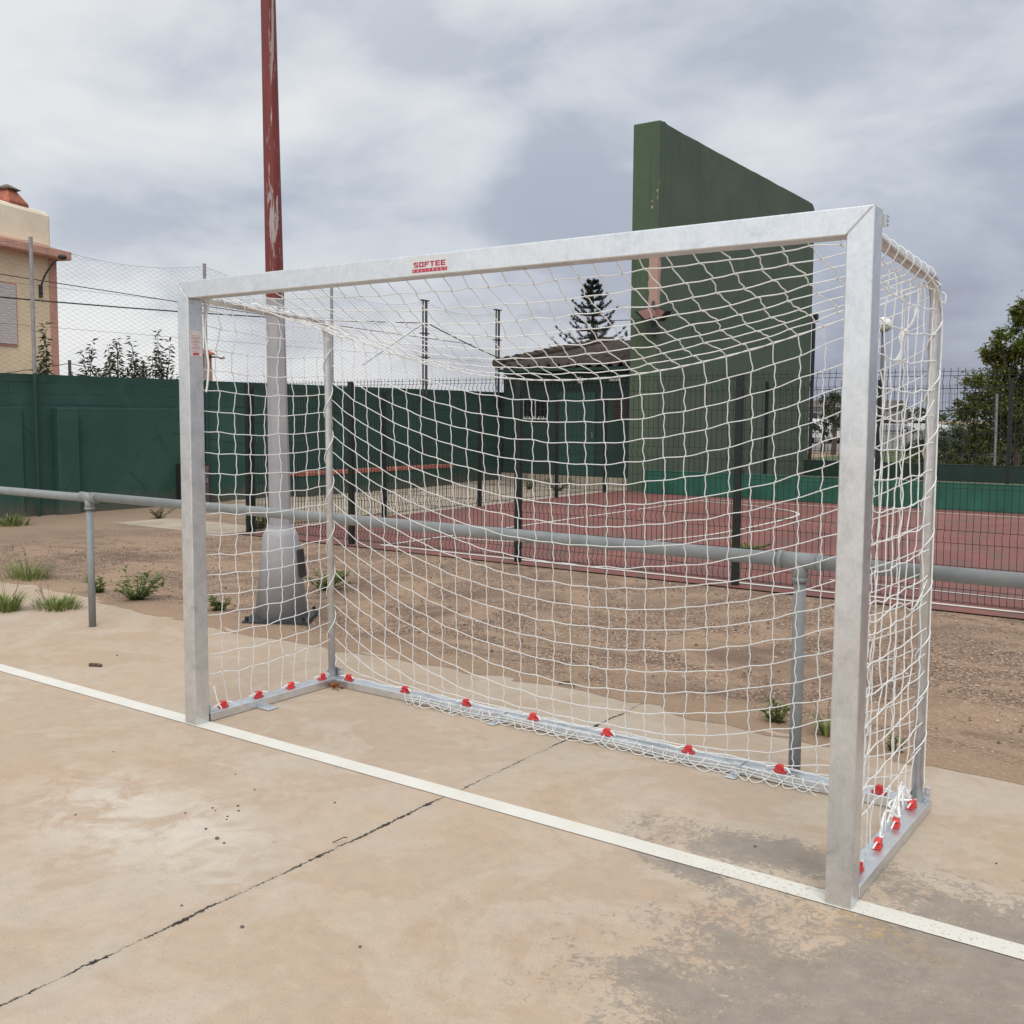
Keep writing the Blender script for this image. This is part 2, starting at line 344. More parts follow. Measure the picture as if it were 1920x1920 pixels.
M['grassblade']=leafmat('grass_blade',(.10,.15,.035),(.28,.32,.11),(.42,.36,.18))
M['dryweed']=leafmat('dry_weed',(.10,.08,.04),(.2,.17,.08))
M['dryleaf']=leafmat('dry_leaf',(.25,.08,.02),(.38,.13,.03))
M['grassland']=simple('rough_grass',(.07,.095,.03),.95,0,.4,1.5,.5)
M['carpark']=simple('car_park_asphalt',(.16,.155,.15),.9,0,.2,.5,.2)
M['carwhite']=simple('car_paint_white',(.7,.7,.7),.25,0,.03,3,0,.6)
M['carsilver']=simple('car_paint_silver',(.33,.34,.36),.3,.4,.03,3,0,.6)
M['rubber']=simple('tyre_rubber',(.02,.02,.02),.8)
M['farwall']=simple('far_house_wall',(.30,.29,.28),.9,0,.1,.6)
M['farroof']=simple('far_house_roof',(.13,.11,.10),.9,0,.2,2)

# ------------------------------------------------------------------ geometry helpers
class MB:
    def __init__(s): s.v=[]; s.f=[]
    def add(s,vs,fs):
        o=len(s.v); s.v+= [tuple(v) for v in vs]; s.f+=[tuple(o+i for i in f) for f in fs]; return s
    def box(s,x0,y0,z0,x1,y1,z1):
        return s.add([(x0,y0,z0),(x1,y0,z0),(x1,y1,z0),(x0,y1,z0),(x0,y0,z1),(x1,y0,z1),(x1,y1,z1),(x0,y1,z1)],
            [(3,2,1,0),(4,5,6,7),(0,1,5,4),(1,2,6,5),(2,3,7,6),(3,0,4,7)])
    def obox(s,c,u,v,w):  # centre, half-axis vectors
        c,u,v,w=map(Vector,(c,u,v,w))
        P=[c-u-v-w,c+u-v-w,c+u+v-w,c-u+v-w,c-u-v+w,c+u-v+w,c+u+v+w,c-u+v+w]
        return s.add(P,[(3,2,1,0),(4,5,6,7),(0,1,5,4),(1,2,6,5),(2,3,7,6),(3,0,4,7)])
    def tube(s,path,r,n=6,cap=True,phase=0.):
        P=[Vector(p) for p in path]; m=len(P)
        rs=r if isinstance(r,(list,tuple)) else [r]*m
        T=[]
        for i in range(m):
            a=P[max(i-1,0)]; b=P[min(i+1,m-1)]; t=b-a
            T.append(t.normalized() if t.length>1e-9 else Vector((0,0,1)))
        up=Vector((0,0,1)) if abs(T[0].z)<.9 else Vector((1,0,0))
        N=(up-T[0]*up.dot(T[0])).normalized()
        vs=[];fs=[]
        for i in range(m):
            N=(N-T[i]*N.dot(T[i])); N=N.normalized() if N.length>1e-6 else T[i].orthogonal().normalized()
            B=T[i].cross(N)
            for k in range(n):
                a=phase+2*PI*k/n; vs.append(P[i]+(N*math.cos(a)+B*math.sin(a))*rs[i])
        for i in range(m-1):
            for k in range(n):
                k2=(k+1)%n; fs.append((i*n+k,i*n+k2,(i+1)*n+k2,(i+1)*n+k))
        if cap:
            fs.append(tuple(range(n-1,-1,-1))); fs.append(tuple((m-1)*n+k for k in range(n)))
        return s.add(vs,fs)
    def cyl(s,a,b,r,n=12,r2=None): return s.tube([a,b],[r,r if r2 is None else r2],n)
    def ball(s,c,r,n=8,sz=1.):
        vs=[(c[0],c[1],c[2]-r*sz)];fs=[]
        rings=n//2
        for i in range(1,rings):
            a=-PI/2+PI*i/rings
            for k in range(n):
                b=2*PI*k/n; vs.append((c[0]+r*math.cos(a)*math.cos(b),c[1]+r*math.cos(a)*math.sin(b),c[2]+r*sz*math.sin(a)))
        vs.append((c[0],c[1],c[2]+r*sz)); L=len(vs)-1
        for k in range(n):
            fs.append((0,1+(k+1)%n,1+k))
            for i in range(rings-2):
                o=1+i*n; fs.append((o+k,o+(k+1)%n,o+n+(k+1)%n,o+n+k))
            fs.append((L,L-n+k,L-n+(k+1)%n))
        return s.add(vs,fs)
    def prism(s,poly,axis,a,b):
        # poly in the two other axes, extruded along axis from a to b
        n=len(poly)
        def P(p,t):
            return {'x':(t,p[0],p[1]),'y':(p[0],t,p[1]),'z':(p[0],p[1],t)}[axis]
        vs=[P(p,a) for p in poly]+[P(p,b) for p in poly]
        fs=[tuple(range(n-1,-1,-1)),tuple(range(n,2*n))]+[(i,(i+1)%n,n+(i+1)%n,n+i) for i in range(n)]
        return s.add(vs,fs)
    def pieces(s,tol=.012):
        n=len(s.v); p=list(range(n))
        def f(a):
            while p[a]!=a: p[a]=p[p[a]]; a=p[a]
            return a
        for fc in s.f:
            for q in fc[1:]:
                a,c=f(fc[0]),f(q)
                if a!=c: p[a]=c
        g={}
        for i in range(n): g.setdefault(f(i),[]).append(i)
        ks=list(g); bx=[]
        for k_ in ks:
            vs=[s.v[i] for i in g[k_]]
            bx.append(([min(v[k] for v in vs) for k in range(3)],[max(v[k] for v in vs) for k in range(3)]))
        q=list(range(len(ks)))
        def F(a):
            while q[a]!=a: a=q[a]
            return a
        for i in range(len(ks)):
            for j in range(i):
                if all(bx[i][0][k]-tol<=bx[j][1][k] and bx[j][0][k]-tol<=bx[i][1][k] for k in range(3)):
                    a,c=F(i),F(j)
                    if a!=c: q[a]=c
        out={}
        for i,k_ in enumerate(ks): out.setdefault(F(i),set()).update(g[k_])
        res=[]
        for st in out.values():
            b=MB(); mp={}
            for i in sorted(st): mp[i]=len(b.v); b.v.append(s.v[i])
            b.f=[tuple(mp[i] for i in fc) for fc in s.f if fc[0] in st]; res.append(b)
        return res
    def build(s,name,mat,parent=None,org=(0,0,0),smooth=False,bevel=0,fixn=False,split=False):
        if split:
            for pc in s.pieces(): o=pc.build(name,mat,parent,org,smooth,bevel,fixn)
            return o
        me=bpy.data.meshes.new(name); o=Vector(org)
        me.from_pydata([tuple(Vector(v)-o) for v in s.v],[],s.f); me.update()
        if fixn:
            bm=bmesh.new(); bm.from_mesh(me); bmesh.ops.recalc_face_normals(bm,faces=bm.faces); bm.to_mesh(me); bm.free()
        ob=bpy.data.objects.new(name,me); col.objects.link(ob)
        me.materials.append(M[mat])
        if smooth:
            for p in me.polygons: p.use_smooth=True
        if bevel:
            b=ob.modifiers.new('bevel','BEVEL'); b.width=bevel; b.segments=2; b.limit_method='ANGLE'
        if parent is not None: ob.parent=parent
        else: ob.location=o
        return ob
def tag(o,label=None,cat=None,group=None,kind=None):
    if label: o['label']=label
    if cat: o['category']=cat
    if group: o['group']=group
    if kind: o['kind']=kind
    return o
def thing(name,label,cat,loc=(0,0,0),group=None):
    o=bpy.data.objects.new(name,None); col.objects.link(o); o.location=loc; o.empty_display_size=.2
    return tag(o,label,cat,group)
def copy_tree(o,parent=None):
    c=o.copy(); col.objects.link(c)
    if parent is not None: c.parent=parent
    for ch in [x for x in bpy.data.objects if x.parent==o]: copy_tree(ch,c)
    return c
def cr(pts,sub=3):
    P=[Vector(p) for p in pts]; out=[]
    if len(P)<3: return P
    for i in range(len(P)-1):
        p0=P[max(i-1,0)];p1=P[i];p2=P[i+1];p3=P[min(i+2,len(P)-1)]
        for k in range(sub):
            t=k/sub
            out.append(.5*((2*p1)+(p2-p0)*t+(2*p0-5*p1+4*p2-p3)*t*t+(3*p1-p0-3*p2+p3)*t**3))
    out.append(P[-1]); return out
def grid_sheet(name,x0,y0,x1,y1,z,mat,label=None,cat=None):
    b=MB(); b.add([(x0,y0,z),(x1,y0,z),(x1,y1,z),(x0,y1,z)],[(0,1,2,3)])
    o=b.build(name,mat); tag(o,kind='structure')
    return o

# ------------------------------------------------------------------ camera
C=Vector((4.0423,-3.0172,1.4736)); Fpx=1925.2
Rv=Vector((0.81481158,0.57968508,0.00687727)); Uv=Vector((-0.05254855,0.06203829,0.99668947)); Fv=Vector((-0.57733936,0.81247551,-0.08101113))
cd=bpy.data.cameras.new('camera'); cam=bpy.data.objects.new('camera',cd); col.objects.link(cam)
cam.matrix_world=Matrix(((Rv.x,Uv.x,-Fv.x,C.x),(Rv.y,Uv.y,-Fv.y,C.y),(Rv.z,Uv.z,-Fv.z,C.z),(0,0,0,1)))
cd.sensor_width=36; cd.lens=Fpx/1920*36; cd.shift_x=(960-957.5)/1920; cd.shift_y=(936.4-960)/1920
cd.clip_start=.05; cd.clip_end=3000
scene.camera=cam

# ------------------------------------------------------------------ ground
b=MB(); b.add([(-900,-900,-.03),(900,-900,-.03),(900,900,-.03),(-900,900,-.03)],[(0,1,2,3)])
tag(b.build('ground','gravel'),kind='structure')
# slab with a ragged, dirt-eaten rear edge
rr=random.Random(3); edge=[]
x=-12.0
while x<=14.01:
    yy=1.60+.05*math.sin(x*1.3+.5)+.045*noise.noise(Vector((x*1.9,3,0)))+.03*noise.noise(Vector((x*7,8,0)))
    if x<-3.35: yy+=.08
    if .9<x<1.7: yy+=.05
    if 1.7<x<2.6: yy-=.03
    if x>3.0: yy-=.04*min(1,(x-3)/.5)
    edge.append((x,yy)); x+=.06
b=MB(); n=len(edge)
poly=edge+[(14,-14),(-12,-14)]
b.v=[(p[0],p[1],0) for p in poly]+[(p[0],p[1]+(.015 if i<n else 0),-.06) for i,p in enumerate(poly)]
N=len(poly)
b.f=[tuple(range(N-1,-1,-1))]+[(i,(i+1)%N,N+(i+1)%N,N+i) for i in range(N)]
tag(b.build('concrete_slab','slab'),kind='structure')
grid_sheet('goal_line',-12,-.005,14,.083,.003,'line')
# sand drift thinning out over the slab edge
b=MB(); vs=[];
x=-12
L=[]
while x<14:
    w=.09+.10*noise.noise(Vector((x*1.1,1,5)))+.05*noise.noise(Vector((x*5,2,5)))
    L.append((x,w)); x+=.08
for i,(x,w) in enumerate(L):
    e=min(edge,key=lambda q:abs(q[0]-x))[1]-.03
    vs+=[(x,e-max(w-.06,0.0)*.9,.0015 if w>.06 else -.01),(x,e+.05,.004-.016*max(0,noise.noise(Vector((x*2.3,9,1))))),(x,e+.45,-.012),(x,e+.7,-.05)]
b.v=vs
for i in range(len(L)-1):
    o=i*4
    for k in range(3): b.f.append((o+k,o+4+k,o+5+k,o+1+k))
tag(b.build('dirt_verge','gravel',smooth=True),kind='structure')
# paving strips left of the fenced court
for (x0,y0,x1,y1) in ((-10.2,8.6,-6.22,16.4),(-9.6,7.0,-6.6,8.58),(-8.4,5.2,-6.22,6.1)):
    b=MB(); b.box(x0,y0,-.05,x1,y1,-.022+.004*(x0+10.5)); tag(b.build('path','plinth'),kind='structure')
# sports court beyond the fence
grid_sheet('court',-6.2,5.42,14,14.86,-.018,'court')
grid_sheet('court',-5.4,15.12,30,23.0,-.017,'court').name='court'
def court_line(path,w=.05,z=-.013):
    b=MB(); P=[Vector((p[0],p[1],0)) for p in path]
    for i,p in enumerate(P):
        t=(P[min(i+1,len(P)-1)]-P[max(i-1,0)]).normalized(); nn=Vector((-t.y,t.x,0))
        b.v+= [tuple(p+nn*w/2+Vector((0,0,z))),tuple(p-nn*w/2+Vector((0,0,z)))]
    b.f=[(2*i,2*i+1,2*i+3,2*i+2) for i in range(len(P)-1)]
    o=b.build('court_marking','line'); tag(o,kind='structure')
court_line([(-3.97,5.68),(14,5.66)],.06)
court_line([(-3.92,5.72),(-3.80,14.2)],.05,-.0125)
court_line([(-3.8,14.2),(14,14.2)],.05)
# keyhole curve
kp=cr([(-3.78,6.75),(-2.89,6.9),(-1.95,7.55),(-1.5,8.6),(-1.36,9.6),(-1.36,11.2),(-1.45,12.3),(-1.75,12.9),(-2.3,13.3),(-3.0,13.6),(-3.7,13.75)],6)
court_line(kp,.05,-.0115)
court_line([(1.0,6.35),(5.5,6.2)],.03,-.0125)
b=MB(); b.box(-5.2,17.3,-.015,12,17.35,-.012); tag(b.build('court_marking','line'),kind='structure')
grid_sheet('car_park',-90,44,-10,300,-.012,'carpark')
b=MB(); b.add([(-9,24.6,-.015),(60,24.6,-.015),(60,43.9,.0),(-9,43.9,.0)],[(0,1,2,3)]); b.add([(-9.9,44,-.015),(120,44,-.015),(120,300,0),(-9.9,300,0)],[(0,1,2,3)]); tag(b.build('grass_field','grassland'),kind='structure')

# ------------------------------------------------------------------ the goal
W,H,S=3.16,2.08,.08
goal=thing('handball_goal','galvanised steel handball goal with white net standing on the white line','goal',(W/2,0,0))
O=(W/2,0,0)
def G(b,name,mat,parent=goal,**k): return b.build(name,mat,parent,O,**k)
def mitre_post(x0,x1,inner_right):
    b=MB(); g=.0012
    # inner side is shorter by the mitre
    if inner_right: prof=[(x0,0),(x1,0),(x1,H-S-g),(x0,H-g)]
    else: prof=[(x0,0),(x1,0),(x1,H-g),(x0,H-S-g)]
    b.prism(prof,'y',0,S); return b
pl=G(mitre_post(0,S,True),'post','galv',bevel=.004,fixn=True)
pr=G(mitre_post(W-S,W,False),'post','galv',bevel=.004,fixn=True)
b=MB(); g=.0012
b.prism([(S+g,H-S),(W-S-g,H-S),(W-g,H),(g,H)],'y',0,S)
cb=G(b,'crossbar','galv',bevel=.004,fixn=True)
b=MB()
for xa in (0.003,W-S+.003): b.box(xa,.003,H-S+.003,xa+S-.006,S-.003,H-.004)
G(b,'corner_plug','tube',split=True)  # inset plugs added so the sky cannot show through the mitre gaps
# net channel behind the crossbar, ends show as a small E profile
b=MB()
for z in (H-.022,H-.034,H-.046): b.box(.03,S+.001,z-.0025,W+.012,S+.02,z+.0025)
b.box(.03,S+.0005,H-.052,W+.012,S+.006,H-.016)
G(b,'net_channel','tube')
# rear base frame
RH=.042
def rail(x0,y0,x1,y1):
    b=MB(); b.box(x0,y0,.002,x1,y1,RH); return b
D=.985
G(rail(0,S+.008,S,D),'base_rail','galv',bevel=.003)
G(rail(W-S,S+.008,W,D),'base_rail','galv',bevel=.003)
for xa,xb in ((S+.001,1.19),(1.193,2.405),(2.408,W-S-.001)): G(rail(xa,D-S,xb,D),'base_rail','galv',bevel=.003)
b=MB()
for xa in (.004,W-S+.004): b.box(xa,S+.0005,.003,xa+S-.008,S+.0095,RH-.002)
G(b,'rail_gap','dark_gap',split=True)
# rear uprights with bent top arms
def upright(x):
    p=[(x,S,2.012),(x,.30,2.0),(x,.70,1.975)]
    cz=1.875; cy=.815; r=.1
    for i in range(9):
        a=math.radians(86-86*i/8); p.append((x,cy+r*math.cos(a),cz+r*math.sin(a)))
    p+=[(x,.922,1.2),(x,.932,.045)]
    b=MB(); b.tube(p,.0195,14); return b
G(upright(.042),'rear_tube','tube',smooth=True)
G(upright(W-.042),'rear_tube','tube',smooth=True)
# joint sleeves on the vertical tubes (bright bands)
for x in (.042,W-.042):
    b=MB(); b.tube([(x,.9165,1.80),(x,.917,1.775)],.0204,14); G(b,'tube_seam','bolt',smooth=False)
# foot brackets
def footb(x,sx):
    b=MB()
    b.box(x-.03,.955,RH+.0005,x+.04*sx+ (0.03 if sx>0 else .0),.962,RH+.05) if sx>0 else b.box(x-.03,.955,RH+.0005,x+.06,.962,RH+.05)
    b.box(x-.028,.90,RH+.0002,x+.032,.955,RH+.004)
    o=G(b,'foot_bracket','galv',bevel=.002)
    bb=MB(); bx=x+(.048 if sx<0 else .025)
    bb.tube([(bx,.948,RH+.026),(bx,.957,RH+.026)],.009,6); bb.tube([(bx,.942,RH+.026),(bx,.95,RH+.026)],.005,8)
    bb.tube([(x-.026,.93,RH+.03),(x-.034,.93,RH+.03)],.008,6)
    G(bb,'bolt','bolt',o,split=True)
footb(.042,-1); 
b=MB(); b.box(W-.066,.955,RH+.0005,W-.001,.962,RH+.052); b.box(W-.07,.9,RH+.0002,W-.012,.955,RH+.004)
o=G(b,'foot_bracket','galv',bevel=.002)
bb=MB(); bb.tube([(W-.014,.946,RH+.028),(W-.014,.957,RH+.028)],.008,6); bb.tube([(W-.07,.93,RH+.03),(W-.062,.93,RH+.03)],.009,8); G(bb,'bolt','bolt',o,split=True)
# ground clamps
for x in (1.19,2.407):
    b=MB(); w=.022
    b.box(x-w,D-S-.005,.002,x+w,D-S-.0015,RH+.005); b.box(x-w,D-S-.005,RH+.0012,x+w,D+.004,RH+.0052); b.box(x-w,D-S-.062,.002,x+w,D-S-.005,.006)
    o=G(b,'ground_clamp','galv',bevel=.0015)
    bb=MB(); bb.tube([(x,D-S-.035,.006),(x,D-S-.035,.016)],.009,6); G(bb,'bolt','bolt',o,split=True)
for xa,xb in ((S+.001,S+.085),(W-S-.085,W-S-.001)):
    b=MB(); b.box(xa,.37,.002,xb,.44,.008); b.box(xa if xa<1 else xb-.004,.37,.008,(xa+.004) if xa<1 else xb,.44,.03)
    o=G(b,'ground_clamp','galv',bevel=.0015); xc=(xa+xb)/2
    bb=MB(); bb.tube([(xc,.405,.008),(xc,.405,.02)],.01,6); G(bb,'bolt','bolt',o,split=True)
# front foot bolts
b=MB()
for xc in (.04,W-.04):
    b.box(xc-.03,S+.012,RH+.0005,xc+.03,S+.075,RH+.004); b.tube([(xc-.012,S+.04,RH+.004),(xc-.012,S+.04,RH+.026)],.007,8)
G(b,'foot_bracket','bolt',split=True)
# red net clips
CL=[(.044,.191,1),(.042,.415,1),(.041,.633,1),(.041,.86,1),(.171,.93,0),(.574,.93,0),(.975,.93,0),(1.377,.93,0),(1.778,.93,0),(2.18,.93,0),(2.585,.93,0),(2.98,.93,0),(W-.04,.85,1),(W-.04,.638,1),(W-.04,.42,1),(W-.04,.195,1)]
def clip_mesh():
    b=MB()
    b.prism([(-.027,-.013),(.021,-.013),(.03,-.006),(.03,.006),(.021,.013),(-.027,.013)],'z',0,.006)
    b.prism([(-.017,.006),(.013,.006),(.017,.022),(.008,.031),(-.012,.030),(-.020,.02),(-.011,.014)],'y',-.011,.011)
    return b
me=None
for x,y,side in CL:
    if me is None:
        c0=clip_mesh().build('net_clip','red_plastic',goal,bevel=.002); c=c0; me=c0.data
    else:
        c=c0.copy(); col.objects.link(c)
    c.parent=goal; c.location=(x-O[0],y-O[1],RH+.001); c.rotation_euler=(0,0,(PI/2 if side else PI)+R.uniform(-.2,.2))
tag(c0)
# stickers
b=MB(); b.box(1.42,-.0008,2.004,1.614,-.0002,2.072); stk=G(b,'sticker','sticker')
def block_letter(ch,x,z,w,h,b,y=-.0016):
    t=w*.30; th=h*.24
    def r(x0,z0,x1,z1): b.box(x+x0*w,y,z+z0*h,x+x1*w,y+.0006,z+z1*h)
    a=.30;q=.22
    if ch=='S': 
        r(.10,1-q,1,1); r(0,.5,a,.92); r(.0,.42,.92,.60) if False else r(a,.40,.92,.60); r(0,.5,a,.6); r(1-a,.08,1,.40); r(0,0,.9,q)
    elif ch=='O': r(.08,1-q,.92,1); r(.08,0,.92,q); r(0,.07,a,.93); r(1-a,.07,1,.93)
    elif ch=='F': r(.10,1-q,1,1); r(0,0,a,.93); r(a,.40,.9,.60)
    elif ch=='T': r(0,1-q,1,1); r(.34,0,.66,1-q)
    elif ch=='E': r(.10,1-q,1,1); r(0,.07,a,.93); r(.1,0,1,q); r(a,.40,.95,.60)
b=MB(); wl=.0222
for i,ch in enumerate('SOFTEE'): block_letter(ch,1.4395+i*.0264,2.0325,wl,.0195,b)
G(b,'brand_lettering','print_red',stk)
b=MB(); b.box(1.432,-.0016,2.0135,1.602,-.001,2.0265); G(b,'lettering_bar','print_red',stk,bevel=.0)
def text_mesh(s,size,spacing=1.):
    cu=bpy.data.curves.new('t','FONT'); cu.body=s; cu.size=size; cu.space_character=spacing; cu.resolution_u=2
    ob=bpy.data.objects.new('t',cu); col.objects.link(ob); dg=bpy.context.evaluated_depsgraph_get()
    dg.update(); m=bpy.data.meshes.new_from_object(ob.evaluated_get(dg)); bpy.data.objects.remove(ob); return m
b=MB()
for i,ch in enumerate('EQUIPMENT'):
    m=text_mesh(ch,.0125)
    xs=[v.co.x for v in m.vertices]; cx=(min(xs)+max(xs))/2
    b.add([(1.441+i*.019+(v.co.x-cx)*1.0,-.0020,2.0158+v.co.y) for v in m.vertices],[tuple(p.vertices) for p in m.polygons])
G(b,'small_lettering','print_white',stk)
b=MB(); b.box(S+.0002,.006,1.737,S+.0008,.072,1.855); lab=G(b,'warning_sticker','label_film')
b=MB()
z=1.832
def bars(lengths,z,b,t=.0022):
    for L in lengths:
        b.box(S+.0009,.039-L/2,z,S+.0012,.039+L/2,z+t); z-=.0052
    return z
z=bars([.05],1.831,b); z=bars([.053,.045,.022],1.823,b); z=bars([.05,.054,.008],1.806,b); z=bars([.042,.022],1.790,b); z=bars([.055,.05],1.778,b); z=bars([.034],1.766,b); z=bars([.048],1.7585,b,.0016); bars([.044],1.7395,b,.0016)
G(b,'small_print','print_pink',lab)
b=MB(); b.box(S+.0009,.022,1.744,S+.0012,.055,1.7545); G(b,'red_band','print_red',lab)
b=MB()
for yc in (.014,.060): b.add([(S+.0011,yc-.007,1.838),(S+.0011,yc+.007,1.838),(S+.0011,yc,1.851)],[(0,1,2)])
G(b,'warning_triangle','print_yellow',lab,split=True)
# ------------------------------------------------------------------ the net
CR_=.0023
rn=random.Random(21)
def jit(a): return Vector((rn.uniform(-a,a),rn.uniform(-a,a),rn.uniform(-a,a)))
def net_mesh(P,b,skip_row=lambda j:False,rowclip=None,colclip=None,e=.0045,bow=.0035):
    nj=len(P); ni=len(P[0])
    for j in range(nj):            # rows
        if skip_row(j): continue
        pts=[]
        for i in range(ni):
            p=P[j][i]
            if i and i<ni-1: 
                s=1 if (i+j)%2 else -1
                pts.append(p+Vector((0,0,s*.0022)))
            else: pts.append(p)
            if i<ni-1:
                m=(p+P[j][i+1])/2; pts.append(m+Vector((0,0,-bow*.5*rn.random()))+jit(.0015))
        b.tube(cr(pts,2),CR_,5)
    for i in range(ni):            # columns
        pts=[]
        for j in range(nj):
            p=P[j][i]
            if 0<j<nj-1 and 0<i<ni-1:
                rd=(P[j][i+1]-P[j][i-1]).normalized(); s=1 if (i+j)%2 else -1
                ud=(P[j-1][i]-p); dd=(P[j+1][i]-p)
                a=min(.010,ud.length*.2); c=min(.010,dd.length*.2)
                pts.append(p+ud.normalized()*a-rd*e*s if ud.length>1e-5 else p)
                pts.append(p+dd.normalized()*c+rd*e*s if dd.length>1e-5 else p)
            else: pts.append(p)
            if j<nj-1 and (P[j+1][i]-p).length>.03:
                m=(p+P[j+1][i])/2; pts.append(m+jit(bow))
        b.tube(cr(pts,2),CR_,5)
    for j in range(nj):
        for i in range(ni):
            if 0<i<ni-1 and 0<j<nj-1: b.ball(P[j][i],.0046,6)
NX=32
def ux(i): return .048+(W-.096)*i/NX
def bell(u): return 4*u*(1-u)
rown=[1.955]+[1.925-.0925*k for k in range(20)]
# shared fold line
def fold(i):
    u=i/NX; return Vector((ux(i),.905-.07*bell(u)**.8,1.955-.322*bell(u)**1.05))
back=[]
for j,za in enumerate(rown):
    row=[]
    for i in range(NX+1):
        u=i/NX
        if j==0: row.append(fold(i)); continue
        dr=.385*bell(u)**.95
        z=za-dr
        ye=.936+.004*(1-za/2)
        yy=ye-.075*bell(u)**.8*max(0,min(1,(z-.3)/1.3))**1.5+.0
        x=ux(i)+.006*noise.noise(Vector((i*.7,j*.6,2)))
        zt=RH+.014
        if z<zt+.09:
            # gathers at the rail
            d=zt+.09-z
            t=min(1,d/.12)
            yy=yy*(1-t)+(.966)*t
            z=RH+.006+.097*math.exp(-d/.08)
            yy-=.02*t
        row.append(Vector((x,yy,z))+jit(.0035)*(1 if 0<i<NX else 0))
    back.append(row)
# keep rows until the gathered ones become redundant
b=MB()
net_mesh(back,b)
# loops hanging over the front edge of the rail
yf=D-S-.006
for ph in (0,.5):
    st=.125; pts=[]; n_=int((2.80-.58)/st*4)
    for q_ in range(n_):
        x=.58+ph*st+q_*st/4+rn.uniform(-.02,.02); k_=q_%4
        if k_==0: pts.append(Vector((x,yf+.012,RH+.006)))
        elif k_ in (1,3): pts.append(Vector((x+(.018 if k_==1 else -.018)*-1,yf-.008,.024+rn.uniform(-.006,.004))))
        else: pts.append(Vector((x,yf-.018-rn.random()*.034,.0045)))
    b.tube(cr(pts,4),CR_*.85,5)
for z,y0 in ((RH*.62,yf-.004),(RH*.35,yf-.005)):
    pts=[Vector((.6+i*.08,y0+rn.uniform(-.002,.001),z+.012*math.sin(i*.9)*.5)) for i in range(28)]
    b.tube(cr(pts,2),CR_*.9,5)
for z,y0 in ((RH+.006,.955),):
    pts=[Vector((.09+i*.06,y0+rn.uniform(-.012,.012),z+rn.uniform(-.001,.006))) for i in range(50)]
    b.tube(cr(pts,2),CR_,5)
back_net=b
# top net
top=[]
NT_=9
for j in range(NT_+1):
    t=j/NT_; row=[]
    for i in range(NX+1):
        u=i/NX; f=fold(i); a=Vector((ux(i),S+.012,H-.045-.006))
        p=a.lerp(f,t)
        p.z+=-.055*bell(t)*(.25+.75*bell(u))
        p.x+=.012*math.sin(j*2.1+i*.9)*(1 if 0<j<NT_ else 0)
        row.append(p+(jit(.004) if 0<j<NT_ and 0<i<NX else Vector((0,0,0))))
    top.append(row)
net_mesh(top,b,skip_row=lambda j:j==0)
G(b,'net','net',smooth=True)
def side_net(x,sgn):
    b=MB(); rows=[1.93,1.86]+[1.78-.0975*k for k in range(17)]; NC=9
    Pg=[]
    for j,z in enumerate(rows):
        row=[]
        for i in range(NC+1):
            t=i/NC; y=.092+(.935-.092)*t
            bulge=sgn*.022*math.sin(PI*t)*(1 if sgn>0 else -1)
            zz=z-.02*math.sin(PI*t)+(.03*(1-t) if j<2 else 0)
            if j>14: zz+=.035*t
            sh=.02*math.sin(j*1.9)*(1 if sgn<0 and j in (1,2,3) else .2)
            yy=y+ (sh if 0<i<NC else 0)
            row.append(Vector((x-sgn*.012*math.sin(PI*t),yy,zz))+(jit(.005) if 0<i<NC else jit(.001)))
        Pg.append(row)
    net_mesh(Pg,b,bow=.003)
    # up to the arm, down to the rail
    for i in range(NC+1):
        t=i/NC; p=Pg[0][i]; y=p.y+ (.03 if sgn<0 else 0)
        zt=2.012-.035*(y-.08)/.7 if y<.75 else 1.965-.06*max(0,(y-.8))/.1
        top=Vector((x,min(y,.9),zt+.02))
        b.tube(cr([p,Vector((x+sgn*.021,(p.y+top.y)/2,(p.z+top.z)/2)),Vector((x+sgn*.021,top.y,zt)),top,Vector((x-sgn*.021,top.y+.01,zt-.004))],3),CR_,5)
        q=Pg[-1][i]; r=Vector((W-.05 if x>1 else .045,q.y+rn.uniform(-.03,.04),RH+.006)); 
        b.tube(cr([q,(q+r)/2+jit(.01),r],3),CR_,5)
    return b
nb=side_net(.046,-1)
G(nb,'net','net',smooth=True)
nb=side_net(W-.030,1)
# messy extra strands on the near side, sagging zig-zag from the slack border
for k in range(9):
    z0=1.70-.165*k
    pts=[Vector((W-.034,.10,z0)),Vector((W-.03,.26,z0-.05+rn.uniform(-.02,.02))),Vector((W-.026,.5,z0-.015)),Vector((W-.03,.72,z0-.07)),Vector((W-.032,.93,z0+.02))]
    if k in (1,5): nb.tube(cr(pts,4),CR_,5)
for y0 in (.3,):
    pts=[]
    for k in range(18): pts.append(Vector((W-.045+rn.uniform(-.008,.008),y0+(.03 if k%2 else -.012)+rn.uniform(-.01,.01)-.01*k*.3,1.62-.09*k)))
    nb.tube(cr(pts,3),CR_,5)
# gathered cord hanging from the arm
for o in range(3):
    pts=[(W-.06,.80+.006*o,1.95),(W-.065-.004*o,.765,1.86),(W-.07,.70+.01*o,1.80),(W-.075-.006*o,.63,1.76),(W-.075,.60+.01*o,1.70),(W-.08,.55+.03*o,1.665)]
    nb.tube(cr(pts,5),.0030,6)
G(nb,'net','net',smooth=True)
